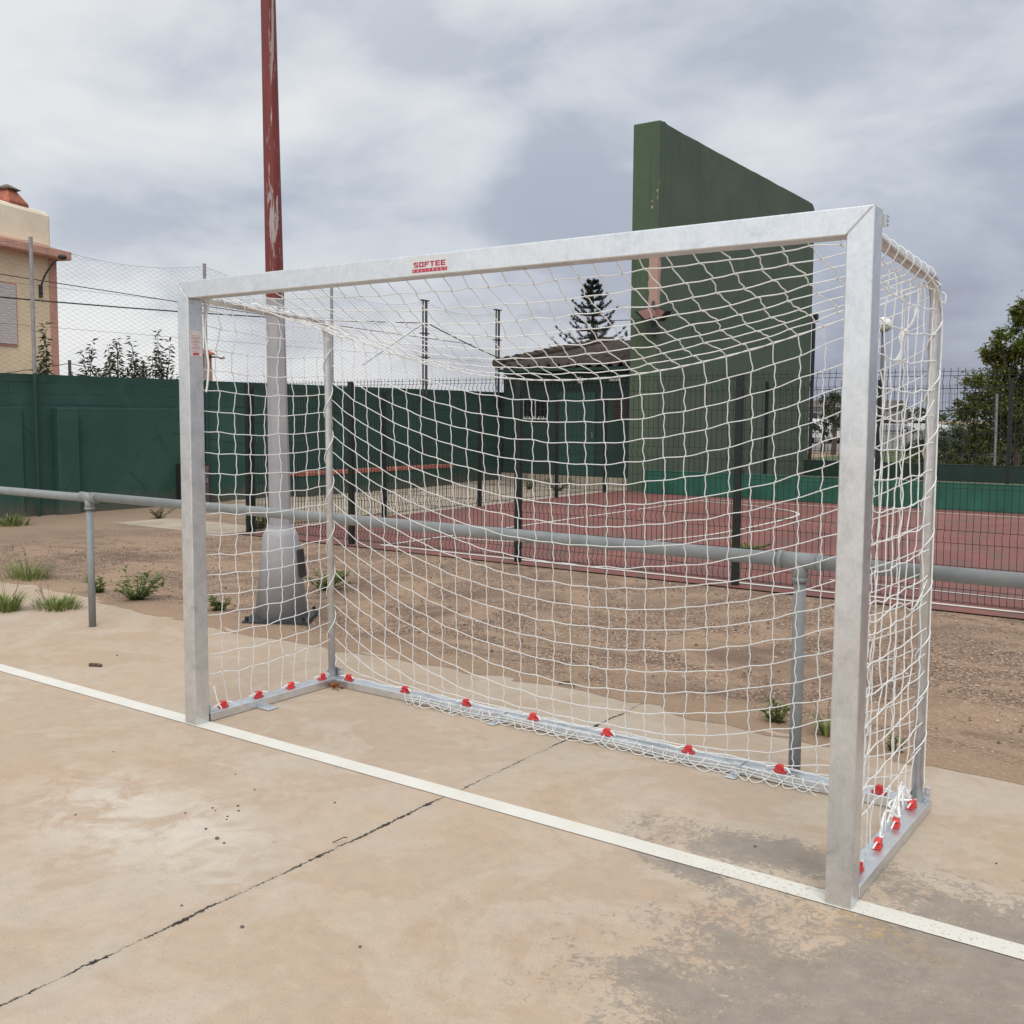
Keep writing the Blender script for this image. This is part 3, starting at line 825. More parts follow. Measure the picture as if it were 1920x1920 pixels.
# border rope: spirals round the arms and uprights
def helix(path,r,turns,n=220):
    P=cr(path,30); L=[0]
    for a,c in zip(P,P[1:]): L.append(L[-1]+(c-a).length)
    out=[]
    for k in range(n+1):
        s=L[-1]*k/n; i=max(0,min(len(P)-2,next((q for q in range(len(L)-1) if L[q+1]>=s),len(P)-2)))
        f=(s-L[i])/max(1e-9,L[i+1]-L[i]); p=P[i].lerp(P[i+1],f); t=(P[i+1]-P[i]).normalized()
        nx=Vector((1,0,0)); nx=(nx-t*nx.dot(t)).normalized(); bn=t.cross(nx); a=2*PI*turns*k/n
        out.append(p+(nx*math.cos(a)+bn*math.sin(a))*r)
    return out
b=MB()
for x,t1,t2 in ((.042,6,7),(W-.042,4,9)):
    if x<1: b.tube(helix([(x,.10,2.011),(x,.30,2.0),(x,.70,1.975),(x,.80,1.965)],.0235,t1,200),.0034,5)
    b.tube(helix([(x,.9155,1.82),(x,.922,1.2),(x,.932,.11)],.0235,t2,240),.0030,5)
# long straight border along the near arm
b.tube(cr([(W-.018,.10,2.015),(W-.016,.4,1.985),(W-.016,.72,1.955),(W-.019,.912,1.86),(W-.022,.93,1.5),(W-.022,.935,.8),(W-.024,.945,.16),(W-.03,.95,.06)],8),.0034,5)
# loose tail beside the far post
b.tube(cr([(.115,.095,2.0),(.10,.094,1.955),(.084,.092,1.90),(.082,.091,1.84),(.092,.092,1.76),(.098,.094,1.70),(.092,.092,1.62),(.083,.090,1.575)],6),.0048,6)
# ties at the clips
for x,y,side in CL:
    for s in (-1,1):
        q=Vector((x+(0 if side else s*.05),y+(s*.06 if side else -.015),RH+.008+.012*rn.random()))
        b.tube(cr([(x,y,RH+.02),(x+(0 if side else s*.025),y+(s*.025 if side else 0),RH+.022),q],4),.0034,5)
p=cr([(.10,.14,.05),(.09,.12,.10),(.085,.105,.17)],4); b.tube(p,.0036,5)
for k in range(5):
    a=rn.uniform(0,6); b.tube(cr([(W-.055,.90,RH+.01),(W-.075-.02*rn.random(),.86+.05*rn.random(),RH+.03+.04*rn.random()),(W-.06,.80-.05*k,RH+.02)],4),.0042,5)
b.tube(cr([(W-.04,.85,.07),(W-.09,.80,.075),(W-.10,.77,.06),(W-.06,.76,.05),(W-.05,.70,.09),(W-.03,.64,.075)],6),.0052,6)
b.tube(cr([(W-.035,.64,.075),(W-.06,.58,.11),(W-.055,.50,.06),(W-.035,.43,.07)],6),.0048,6)
G(b,'border_rope','rope',split=True,smooth=True)

# ------------------------------------------------------------------ guard rail
gr=thing('guard_rail','grey painted tubular guard rail running behind the goal on the concrete slab','railing',(0,1.03,0))
GO=(0,1.03,0)
b=MB(); 
for xa,xb,za,zb in ((-12,-2.46,.885,.892),(-2.35,2.52,.905,.896),(2.70,9,.896,.885)):
    b.cyl((xa,1.03,za),(xb,1.03,zb),.0295,18)
b.build('top_rail','rail',gr,GO,split=True,smooth=True)
for x in (-7.3,-2.38,2.61,7.6):
    b=MB(); b.cyl((x,1.03,-.01),(x,1.03,.83),.0245,16); b.build('post','rail',gr,GO,smooth=True)
    b=MB(); b.cyl((x-.085,1.03,.897),(x+.085,1.03,.897),.0335,18); b.cyl((x,1.03,.815),(x,1.03,.89),.031,16); b.cyl((x,1.03,.812),(x,1.03,.83),.034,16)
    b.cyl((x-.09,1.03,.897),(x-.072,1.03,.897),.037,18); b.cyl((x+.072,1.03,.897),(x+.09,1.03,.897),.037,18)
    b.build('tee_joint','rail',gr,GO,smooth=True)

# ------------------------------------------------------------------ floodlight column
lx,ly=-1.610,2.055
lp=thing('lamp_column','tapered octagonal grey column with peeling red paint above, bolted behind the goal','lamp post',(lx,ly,0)); LO=(lx,ly,0)
b=MB(); b.tube([(lx,ly,.005),(lx,ly,.60),(lx,ly,.655)],[.188,.128,.10],16); b.build('conical_base','lampcol',lp,LO,smooth=True)
b=MB(); b.tube([(lx,ly,.655),(lx-.016,ly-.012,2.35),(lx-.085,ly-.06,9.5)],[.080,.064,.020],8,phase=.2); b.build('shaft','lampcol',lp,LO)
b=MB(); b.tube([(lx,ly,.64),(lx,ly,.675)],[.10,.092],16); b.build('collar','lampcol',lp,LO)
b=MB(); a=.62; c,s=math.cos(a)*.23,math.sin(a)*.23
b.obox((lx,ly,-.004),(c,s,0),(-s,c,0),(0,0,.012)); pt=b.build('base_plate','plate',lp,LO)
b=MB()
for k in range(4):
    an=a+PI/4+k*PI/2; b.tube([(lx+.285*math.cos(an),ly+.285*math.sin(an),.008),(lx+.285*math.cos(an),ly+.285*math.sin(an),.04)],.014,6)
b.build('anchor_bolt','dark_metal',pt,LO,split=True)
b=MB(); an=.50; dx_,dy_=math.cos(an),math.sin(an)
c0_=Vector((lx+dx_*.158,ly+dy_*.158,.40)); b.obox(c0_,(-dy_*.05,dx_*.05,0),(-dx_*.0105,-dy_*.0105,.10),(dx_*.008,dy_*.008,0)); b.build('access_door','dark_metal',lp,LO)

# ------------------------------------------------------------------ boundary wall with its chain-link fence
WX=-10.25
wl=thing('boundary_wall','dark green painted block wall closing off the left side of the yard','wall',(WX,6,0)); WO=(WX,6,0)
b=MB(); b.box(WX-.2,-6,-.1,WX,16.9,2.03); b.build('block_wall','gwall',wl,WO)
b=MB(); b.box(WX+.0005,5.75,-.1,WX+.045,16.9,1.555); b.box(WX+.0005,-6,-.1,WX+.045,4.95,1.55); b.build('rendered_lower_wall','gwall',wl,WO,split=True,bevel=.012)
b=MB(); b.box(WX+.0008,5.42,-.1,WX+.16,5.752,1.552); b.build('buttress','gwall',wl,WO,bevel=.015)
cf=thing('chain_link_fence','tall chain-link fence on thin grey posts standing along the green wall','fence',(WX+.1,8,0)); CO=(WX+.1,8,0)
FX=WX+.085
for y,zt in ((-.9,3.96),(2.1,3.96),(5.13,3.955),(8.14,3.949),(11.07,3.87),):
    b=MB(); b.tube([(FX,y,-.05),(FX,y,zt)],.028,10); b.tube([(FX,y,zt),(FX,y,zt+.012)],.031,10); b.build('post','cpost',cf,CO,smooth=False)
for y,zt in ((13.79,3.9),(16.4,3.93)):
    b=MB(); b.tube([(FX,y-.05,1.9),(FX,y-.05,zt)],.018,8); b.tube([(FX,y+.055,1.9),(FX,y+.055,zt)],.027,8)
    for z in (zt-.01,zt-.7,zt-1.2): b.box(FX-.03,y-.13,z-.012,FX+.03,y+.13,z+.012)
    b.build('post','old_iron',cf,CO)
def chain(y0,y1,z0,ztop,b,cell=.07,f=lambda y,z:(FX,y,z),r=.0022):
    n=int((y1-y0)/cell)
    for i in range(n):
        ya=y0+i*cell; pts=[]; z=z0; k=0
        while True:
            zt=ztop(ya)
            if z>zt: break
            s=.5 if ((k+i)%2) else -.5
            pts.append(f(ya+cell/2+s*cell,z)); z+=cell/2; k+=1
        if len(pts)>1: b.tube(pts,r,3,cap=False)
def ztop(y):
    ps=[-.9,2.1,5.13,8.14,11.07,13.79,16.4]; zs=[3.93,3.93,3.92,3.92,3.84,3.87,3.86]
    for a,c,za,zb in zip(ps,ps[1:],zs,zs[1:]):
        if a<=y<=c:
            t=(y-a)/(c-a); return za+(zb-za)*t-.16*4*t*(1-t)
    return 3.8
b=MB(); chain(-.9,16.4,2.03,ztop,b); 
b.build('wire_mesh','chain',cf,CO)
b=MB()
ys=[-.9+.25*i for i in range(70)]
b.tube([(FX,y,ztop(y)) for y in ys],.002,4)
for z in (3.3,2.72): b.tube([(FX,-.9,z),(FX,16.4,z-.02)],.002,4)
b.build('tension_wire','cable',cf,CO,split=True)
# torn length of mesh curling over beyond the last post
cm=thing('loose_mesh','torn sheet of chain-link mesh curling over beside the tiled shed roof','fence mesh',(FX,16.6,2.6)); 
b=MB()
def curl(y,z):
    t=(z-2.5)/1.9; return (FX+1.0*t*t*.6-.1, y+.15*t*t, 2.5+1.9*(t-.28*t*t) )
chain(16.5,17.6,2.5,lambda y:4.35-.9*max(0,(y-16.9))**2,b,.075,curl)
b.build('mesh','chain',cm,(FX,16.6,2.6))
# two wires
def cable(name,label,pts,r,sag=0):
    out=[]
    for a,c in zip(pts,pts[1:]):
        for k in range(12):
            t=k/12; p=Vector(a).lerp(Vector(c),t); p.z-=sag*4*t*(1-t); out.append(p)
    out.append(Vector(pts[-1])); b=MB(); b.tube(out,r,5); o=b.build(name,'cable',None,tuple(pts[0])); tag(o,label,'cable',None)
cable('overhead_cable','upper black cable sagging past the ochre house behind the chain-link',[(-10.6,1.0,3.62),(-10.6,16.0,3.12)],.007,.05)
cable('overhead_cable','thicker twin black cable tied to the rusty double post',[(FX-.05,-.5,3.12),(FX-.05,13.8,3.42)],.011,.16)
cable('overhead_cable','black cable dropping from the rusty double post to the shed eaves',[(FX+.03,13.85,3.42),(-9.75,16.2,2.72)],.012,.03)
cable('overhead_cable','slanting stay wire braced up to the rusty double post',[(FX,11.9,2.45),(FX,13.75,3.40)],.006,0)
# red bench ledge along wall
bn=thing('wall_bench','low bench with red brick top along the dark green wall','bench',(-9.95,12,0)); 
b=MB(); b.box(WX+.046,9.9,-.05,-9.82,14.3,.355); b.build('bench_base','gwall',bn,(-9.95,12,0))
b=MB(); b.box(WX+.046,9.88,.356,-9.80,14.32,.42); b.build('bench_top','brick_red',bn,(-9.95,12,0),bevel=.008)
# dark bin at the wall, mostly behind the far post
bi=thing('wall_cabinet','narrow dark metal cabinet standing against the green wall behind the far goal post','cabinet',(-10.0,7.75,0))
b=MB(); b.box(-10.19,7.52,-.03,-9.86,7.95,.66); b.build('body','dark_metal',bi,(-10,7.75,0),bevel=.01)
b=MB(); b.box(-9.859,7.56,.02,-9.852,7.91,.62); dr=b.build('door','rust_post',bi,(-10,7.75,0)); b=MB(); b.box(-9.8515,7.86,.34,-9.84,7.875,.42); b.build('handle','bolt',dr,(-10,7.75,0))

# ------------------------------------------------------------------ welded mesh fences
def mesh_panel(p0,p1,z0,z1,folds,prongs=True,pitch=.052,r=.0027):
    b=MB(); p0=Vector(p0);p1=Vector(p1); d=(p1-p0); L=d.length; d.normalize(); nrm=Vector((d.y,-d.x,0))
    prof=[]
    z=z0
    prof.append((z0,0))
    for f in folds: prof+= [(f-.05,0),(f,.028),(f+.05,0)]
    prof.append((z1,0))
    prof=sorted(set(prof))
    def off(z):
        for (a,oa),(c,oc) in zip(prof,prof[1:]):
            if a<=z<=c: return oa+(oc-oa)*(z-a)/(c-a)
        return 0
    n=int(L/pitch)
    for i in range(n+1):
        q=p0+d*(i*L/n)
        pts=[q+nrm*o+Vector((0,0,zz)) for zz,o in prof]
        if prongs: pts[-1]=pts[-1]+Vector((0,0,.028))
        b.tube(pts,r,4,cap=False,phase=PI/4)
    hz=[z0]
    for f in folds: hz+=[f-.05,f+.05]
    hs=sorted(hz+[z1])
    full=[]
    for a,c in zip(hs,hs[1:]):
        full.append(a); 
        m=int((c-a)/.21)
        for k in range(1,m+1): full.append(a+(c-a)*k/(m+1))
    full.append(hs[-1])
    for z in full:
        o=off(z); b.tube([p0+nrm*(o+.004)+Vector((0,0,z)),p1+nrm*(o+.004)+Vector((0,0,z))],r*1.1,4,cap=False,phase=PI/4)
    return b
def fence_run(name,label,pts,z1,folds,org,pw=.03,postz=None,r=.0027,pitch=.052):
    t=thing(name,label,'fence',org)
    for (x,y) in pts:
        b=MB(); zt=(postz or z1-.005)
        b.box(x-pw,y-pw*.8,-.06,x+pw,y+pw*.8,zt); b.box(x-pw-.003,y-pw*.8-.003,zt,x+pw+.003,y+pw*.8+.003,zt+.012)
        po=b.build('post','fence',t,org)
        b=MB()
        for z in (.25,1.0,zt-.15): b.box(x+pw+.0005,y-.012,z-.012,x+pw+.026,y+.012,z+.012); 
        b.build('clamp','dark_metal',po,org,split=True)
    for a,c in zip(pts,pts[1:]):
        m=mesh_panel((a[0],a[1],0),(c[0],c[1],0),.03,z1,folds,r=r,pitch=pitch); m.build('mesh_panel','fence_wire',t,org)
    return t
FA=[(-6.08,5.55),(-4.3,5.55),(-1.95,5.55),(.42,5.55),(2.85,5.55),(5.3,5.55)]
fence_run('mesh_fence','near dark green welded mesh fence between the gravel and the red court',FA,1.845,[.09,.55,1.15,1.76],(0,5.55,0))
FB=[(-6.12,5.64),(-6.15,8.13),(-6.18,10.48),(-6.2,12.85),(-6.2,14.6)]
fence_run('mesh_fence','dark green mesh fence running away along the left edge of the red court',FB,1.80,[.09,.55,1.15,1.72],(-6.15,10,0))
FC=[(-4.8,19.45),(-2.3,19.45),(.26,19.45),(2.8,19.45),(5.3,19.45)]
fence_run('mesh_fence','far dark mesh fence beyond the teal kerb wall',FC,2.15,[.12,.75,1.4,2.05],(0,19.45,0),pw=.035,postz=2.28,r=.003,pitch=.055)
tw=thing('low_wall','low teal painted wall along the far side of the red court','wall',(0,15,0))
b=MB(); b.box(-5.5,14.9,-.1,30,15.08,.42); b.build('wall','teal',tw,(0,15,0),bevel=.015)
b=MB(); b.box(-5.5,14.895,.421,30,15.085,.432); b.build('coping','teal',tw,(0,15,0))
dw=thing('low_wall','low very dark green wall behind the farthest mesh fence','wall',(0,23.5,0))
b=MB(); b.box(-5.3,23.4,-.1,30,23.6,.36); b.build('wall','screen',dw,(0,23.5,0),bevel=.01)
b=MB(); b.box(-5.3,23.39,.361,30,23.61,.38); b.build('coping','screen',dw,(0,23.5,0))

# ------------------------------------------------------------------ tall green court wall
fr=thing('court_wall','tall thick green rebound wall rising above the crossbar','wall',(-5.8,20,0)); FO=(-5.8,20,0)
b=MB(); rp=random.Random(5)
prof=[(15.4,-.1),(24.35,-.1),(24.35,6.85),(24.30,7.02),(24.15,7.12)]
ysr=[24.15-.35*i for i in range(1,25)]
for y in ysr: 
    if y>15.75: prof.append((y,7.13+.012*(24.15-y)+rp.uniform(-.006,.006)))
prof+=[(15.72,7.24),(15.62,7.27),(15.52,7.255),(15.4,7.25)]
b.prism(prof,'x',-6.12,-5.53); b.build('wall','fronton',fr,FO,bevel=.02,fixn=True)
b=MB(); b.tube([(-5.49,24.40,.1),(-5.49,24.40,4.2)],.05,8); b.box(-5.56,24.355,4.05,-5.40,24.5,4.25); b.build('downpipe','dark_metal',fr,FO)
fl=thing('floodlight','twin box floodlight on a bracket at the corner of the green rebound wall','floodlight',(-5.5,15.3,3.4))
fo=(-5.5,15.3,3.4)
b=MB(); b.tube([(-5.6,15.38,3.75),(-5.52,15.22,3.45),(-5.55,15.25,3.2)],.03,6); b.box(-5.65,15.2,3.1,-5.45,15.39,3.22); b.build('bracket','dark_metal',fl,fo)
for (x,y,z,rz,tl) in ((-5.62,15.2,3.5,.6,.5),(-5.36,15.25,3.48,-.5,-.55)):
    b=MB(); u=Vector((math.cos(rz),math.sin(rz),tl*.6))*.16; v=Vector((-math.sin(rz),math.cos(rz),0))*.07; w=Vector((-tl*.3*math.cos(rz),-.05,.13))
    b.obox((x,y,z),u,v,w*.7); h=b.build('lamp_head','dark_metal',fl,fo,bevel=.01)
    b=MB(); b.obox(Vector((x,y,z))-v*1.06,u*.85,v*.05,w*.58); b.build('lens','pinkglass',h,fo)
cable('overhead_cable','thin cable running to the floodlight on the green rebound wall',[(-6.6,15.35,3.42),(-5.6,15.33,3.4)],.008)

# ------------------------------------------------------------------ tiled shed
sh=thing('shed','small dark green building with an old wavy tiled roof beside the rebound wall','building',(-8.2,17,0)); SO=(-8.2,17,0)
b=MB(); b.box(-10.05,16.5,.151,-6.13,21,2.62); b.box(-10.02,16.45,2.22,-6.13,16.499,2.56); b.build('wall','gbuild',sh,SO)
b=MB(); b.box(-10.05,16.42,-.1,-6.13,16.55,.15); b.build('plinth','plinth',sh,SO)
# roof: wave tiles
b=MB(); nxr=128; nyr=14; vs=[]
for j in range(nyr+1):
    t=j/nyr; y=16.05+t*5.2; 
    for i in range(nxr+1):
        x=-9.92+3.82*i/nxr
        zz=2.60+.86*t+.05*math.sin(x*2*PI/.26)+.022*((j%2))
        zz+=.015*noise.noise(Vector((x*3,y*3,0)))
        vs.append((x,y,zz))
fs=[(j*(nxr+1)+i,j*(nxr+1)+i+1,(j+1)*(nxr+1)+i+1,(j+1)*(nxr+1)+i) for j in range(nyr) for i in range(nxr)]
b.add(vs,fs); ro=b.build('roof','roof_tile',sh,SO)
so=ro.modifiers.new('solid','SOLIDIFY'); so.thickness=.03
b=MB()
for q_ in range(13):
    ya=16.0+q_*.4; b.tube([(-9.90,ya,2.63+.165*(ya-16)+.04),(-9.90,ya+.46,2.63+.165*(ya-16+.46)+.015)],[.12,.10],10)
b.build('verge_tile','roof_tile',ro,SO)
b=MB(); b.box(-9.9,16.07,2.47,-6.13,16.44,2.53); b.build('eaves_board','gbuild',sh,SO)
b=MB(); b.box(-9.45,16.47,1.43,-8.82,16.498,1.86); wi=b.build('window','glass_dark',sh,SO)
b=MB(); b.box(-9.47,16.44,1.40,-8.80,16.497,1.43); b.box(-9.47,16.46,1.43,-9.45,16.497,1.87); b.box(-9.14,16.46,1.43,-9.12,16.469,1.86)
for i in range(9): b.box(-9.42+.065*i,16.45,1.43,-9.41+.065*i,16.458,1.47)
b.build('frame','white_lamp',wi,SO)
b=MB(); b.box(-8.55,16.465,.16,-7.55,16.499,2.02); dr=b.build('door','gbuild_door',sh,SO,bevel=.01)
b=MB(); b.box(-7.62,16.44,1.0,-7.59,16.464,1.12); b.build('handle','bolt',dr,SO)
b=MB(); b.box(-7.1,16.46,1.42,-6.72,16.499,1.92); vt=b.build('vent','dark_metal',sh,SO)
b=MB()
for k in range(8): b.obox((-6.91,16.455,1.46+.058*k),(.17,0,0),(0,.012,-.012),(0,.002,.002))
b.build('slat','rust_post',vt,SO)
bl=thing('bulkhead_lamp','round white bulkhead lamp on the green shed front','lamp',(-7.88,16.4,2.27))
b=MB(); b.ball((-7.88,16.39,2.27),.085,12); b.build('globe','white_lamp',bl,(-7.88,16.4,2.27),smooth=True)
b=MB(); b.tube([(-7.88,16.44,2.27),(-7.88,16.497,2.27)],.05,12); b.build('mount','dark_metal',bl,(-7.88,16.4,2.27))
b=MB(); b.box(-7.2,16.44,2.24,-6.95,16.497,2.30); o=b.build('tube_lamp','white_lamp',None,(-7.07,16.47,2.27),bevel=.01); tag(o,'short white strip lamp high on the shed front by the rebound wall','lamp')

# ------------------------------------------------------------------ house beyond the wall
hx,hy=-15.06,8.42
hd=Vector((-math.sin(math.radians(20)),math.cos(math.radians(20)),0)); hn=Vector((hd.y,-hd.x,0))   # along facade, outward
ho=(hx,hy,0)
house=thing('house','ochre rendered house with salmon trim and a clay chimney, beyond the green wall','house',ho)
HP=Vector((hx,hy,0))
def hb(b,s0,s1,d0,d1,z0,z1):   # s along facade (negative = left), d outward
    c=HP+hd*((s0+s1)/2)+hn*((d0+d1)/2)+Vector((0,0,(z0+z1)/2))
    b.obox(c,hd*(s1-s0)/2,hn*(d1-d0)/2,(0,0,(z1-z0)/2)); return b
hb(MB(),-9,0,-7,0,-.1,4.45).build('wall','ochre',house,ho)
hb(MB(),-9,.0,-7,-.05,4.62,5.36).build('parapet','cream',house,ho,bevel=.09)
hb(MB(),-9,.17,-7.2,.26,4.452,4.62).build('cornice','salmon',house,ho,bevel=.02)
b=MB(); hb(b,-.18,.02,-.3,.02,-.1,4.44); b.build('corner_trim','salmon',house,ho)
hb(MB(),-9,-.0,.001,.012,1.6,2.75).build('lower_render','salmon',house,ho) if False else None
wn=hb(MB(),-2.40,-1.08,.0015,.02,2.70,3.86).build('window','salmon',house,ho)
b=MB()
for k in range(24): hb(b,-2.36,-1.12,.021,.034,2.74+.0455*k,2.74+.0455*k+.041)
b.build('shutter','shutter',wn,ho)
# clay chimney
b=MB(); cc=HP+hd*(-.82)+hn*(-.34)
def frust(b,c,z0,z1,a,e):
    vs=[]
    for z,r in ((z0,a),(z1,e)):
        for sx,sy in ((-1,-1),(1,-1),(1,1),(-1,1)): vs.append(c+hd*sx*r+hn*sy*r+Vector((0,0,z)))
    b.add(vs,[(3,2,1,0),(4,5,6,7),(0,1,5,4),(1,2,6,5),(2,3,7,6),(3,0,4,7)])
frust(b,cc,5.3,5.40,.25,.25); frust(b,cc,5.40,5.62,.25,.11); ch=b.build('chimney','terracotta',house,ho)
b=MB(); frust(b,cc,5.621,5.65,.12,.17); frust(b,cc,5.65,5.74,.17,.02); b.build('chimney_cap','rust_post',ch,ho)
wl_=thing('wall_lamp','curved black bracket street lamp on the ochre house corner','lamp',tuple(HP+hd*(-.5)+Vector((0,0,4.0)))); wlo=tuple(HP+hd*(-.5)+Vector((0,0,4.0)))
b=MB(); q=lambda s,d,z: HP+hd*s+hn*d+Vector((0,0,z))
b.tube(cr([q(-.45,.04,3.72),q(-.45,.05,3.90),q(-.43,.12,4.10),q(-.37,.26,4.33),q(-.33,.34,4.40)],5),.018,8); b.tube([q(-.45,.03,3.68),q(-.45,.03,3.92)],.035,6); b.build('bracket_arm','dark_metal',wl_,wlo)
b=MB(); P=q(-.29,.41,4.45); b.ball(tuple(P),.085,10,.6); b.build('lamp_head','dark_metal',wl_,wlo,smooth=True)
# gate pillar with lamp
po=(-15.7,12.47,0)
pil=thing('gate_pillar','salmon and brick-red gate pillar with pointed cap, seen past the far goal post','pillar',po)
b=MB(); b.box(-15.81,12.36,-.1,-15.59,12.58,2.55); b.build('shaft','pinkwall',pil,po)
b=MB(); b.box(-15.80,12.37,2.551,-15.60,12.57,2.84); b.build('brick_neck','brick_red',pil,po)
b=MB(); X0,X1,Y0,Y1=-15.86,-15.54,12.31,12.63
b.add([(X0,Y0,2.87),(X1,Y0,2.87),(X1,Y1,2.87),(X0,Y1,2.87),(-15.7,12.47,2.99),(X0,Y0,2.84),(X1,Y0,2.84),(X1,Y1,2.84),(X0,Y1,2.84)],[(0,1,4),(1,2,4),(2,3,4),(3,0,4),(5,6,1,0),(6,7,2,1),(7,8,3,2),(8,5,0,3),(8,7,6,5)]); b.build('cap','terracotta',pil,po)
slo=(-15.5,12.6,2.8)
sl=thing('street_lamp','small grey street lamp head reaching out beside the salmon gate pillar','lamp',slo)
b=MB(); b.tube([(-15.6,12.5,2.79),(-15.42,12.60,2.79)],.02,8); b.build('arm','dark_metal',sl,slo)
b=MB(); b.ball((-15.33,12.64,2.78),.085,10,.55); b.build('lamp_head','tube',sl,slo,smooth=True)
fpo=(-13,7.41,0)
fp=thing('fence_post','short dark timber post with wires beyond the green wall top','post',fpo)
b=MB(); b.box(-13.02,7.39,0,-12.98,7.43,2.41); b.build('shaft','rust_post',fp,fpo)
for q1 in ((-13.5,6.5,2.15),(-12.6,9.0,2.05)):
    b=MB(); b.tube([(-13,7.41,2.35),q1],.006,4); b.build('wire','cable',fp,fpo)
# ------------------------------------------------------------------ vegetation helpers
def leaf(b,p,d,up,L,w,fold=.25):
    d=d.normalized(); s=d.cross(up)
    s=s.normalized() if s.length>1e-4 else d.orthogonal().normalized()
    n=s.cross(d); m=p+d*L*.45
    b.add([p,m+s*w/2+n*w*fold,p+d*L-n*L*.12,m-s*w/2+n*w*fold],[(0,1,2),(0,2,3)])
def rv(r): 
    while True:
        v=Vector((r.uniform(-1,1),r.uniform(-1,1),r.uniform(-1,1)))
        if .05<v.length<1: return v.normalized()
def grass_tuft(name,label,loc,h,spread,n,seed,mat='grassblade',lean=.7):
    r=random.Random(seed); t=thing(name,label,'grass tuft',loc); b=MB(); P=Vector(loc)
    for k in range(n):
        a=r.uniform(0,2*PI); d=r.random()**.7*spread*.45; base=P+Vector((math.cos(a)*d,math.sin(a)*d*.8,-.01))
        out=Vector((math.cos(a),math.sin(a),0))*r.uniform(.25,1)*lean+Vector((0,0,1)); L=h*r.uniform(.45,1.1); w=r.uniform(.003,.006)*(1+h)
        p1=base+out.normalized()*L*.55; p2=p1+(out+Vector((math.cos(a),math.sin(a),-.5))*.6).normalized()*L*.5
        s=Vector((-math.sin(a),math.cos(a),0))*w
        b.add([base-s,base+s,p1+s*.8,p1-s*.8,p2],[(0,1,2,3),(3,2,4)])
    b.build('blades',mat,t,loc)
    b=MB()
    for k in range(max(2,n//30)):
        a=r.uniform(0,2*PI); p=P+Vector((math.cos(a)*spread*.2,math.sin(a)*spread*.2,0)); q=p+Vector((math.cos(a)*h*.4,math.sin(a)*h*.4,h*1.15))
        b.tube([p,q],.0015,3)
        for s in range(3): leaf(b,q,rv(r)+Vector((0,0,.3)),Vector((0,0,1)),h*.22,.004)
    b.ball(tuple(P),spread*.22,8,.1); b.build('seed_stem','dryweed',t,loc); return t
def leafy_weed(name,label,loc,h,spread,ns,seed,mat='weed',ls=.05):
    r=random.Random(seed); t=thing(name,label,'weed',loc); b=MB(); st=MB(); P=Vector(loc)
    for k in range(ns):
        a=r.uniform(0,2*PI); out=Vector((math.cos(a),math.sin(a),0)); rad=spread*r.uniform(.2,.55); hh=h*r.uniform(.35,1)
        pts=[P+out*.01,P+out*rad*.5+Vector((0,0,hh*.45)),P+out*rad+Vector((0,0,hh))]
        pts=cr(pts,4); st.tube(pts,.003,4)
        for i,p in enumerate(pts[1:]):
            for s in range(2):
                v=rv(r); v.z=abs(v.z)*.5; leaf(b,p,v+out*.3,Vector((0,0,1)),ls*r.uniform(.6,1.2),ls*.55)
    st.ball(tuple(P),.03,6,.4); st.build('stem','weed',t,loc); b.build('leaves',mat,t,loc); return t
grass_tuft('grass_tuft','grass tuft at the far left against the foot of the green wall',(-9.35,4.25,-.03),.20,.62,200,1,'weed')
grass_tuft('grass_tuft','wide grey-green grass tuft on the gravel left of the near rail post',(-4.73,1.9,-.03),.24,.45,150,2,'grassblade')
grass_tuft('grass_tuft','bright grass tuft on the slab cut by the left edge of the photo',(-3.42,.98,0),.20,.26,170,3)
grass_tuft('grass_tuft','low bright green grass clump on the slab joint left of the rail post',(-3.22,1.27,0),.13,.42,260,4,lean=1.1)
leafy_weed('weed','small dark weed just right of the rail post foot',(-3.58,1.86,-.02),.15,.2,9,5)
leafy_weed('weed','leafy weed with one tall reddish stalk near the far goal post',(-3.08,1.86,-.02),.26,.42,20,6)
leafy_weed('weed','pale flat weed on the gravel right of the lamp column',(-2.35,3.2,-.03),.17,.5,22,7)
leafy_weed('weed','tiny weed peeping out right beside the far goal post',(-2.22,1.98,-.02),.10,.15,8,8)
leafy_weed('weed','small weed with thin upright stalks at the slab edge left of the near rail post',(2.27,1.74,-.02),.13,.14,12,9,ls=.03)
grass_tuft('grass_tuft','green grass tuft at the slab edge between the rail post and near goal post',(2.56,1.68,-.02),.15,.14,90,10)
leafy_weed('weed','small weed seen through the near side net on the slab edge',(2.86,1.62,-.02),.09,.08,6,11,ls=.025)
leafy_weed('weed','weeds growing through the foot of the corner fence post',(-6.35,5.95,-.03),.3,.4,16,12,'grassblade',.06)
leafy_weed('weed','left of two weeds under the mesh fence before the pale plinth',(-7.8,14.3,-.03),.32,.45,14,13)
leafy_weed('weed','right of two weeds under the mesh fence before the pale plinth',(-7.1,14.3,-.03),.28,.6,18,14)
leafy_weed('weed','dry straggly weed on the dusty ground before the green wall',(-8.6,6.05,-.03),.16,.4,9,15,'dryweed')
leafy_weed('weed','small grass patch growing from a crack in the red court',(-.45,8.0,-.02),.07,.5,14,16,'grassblade',.04)
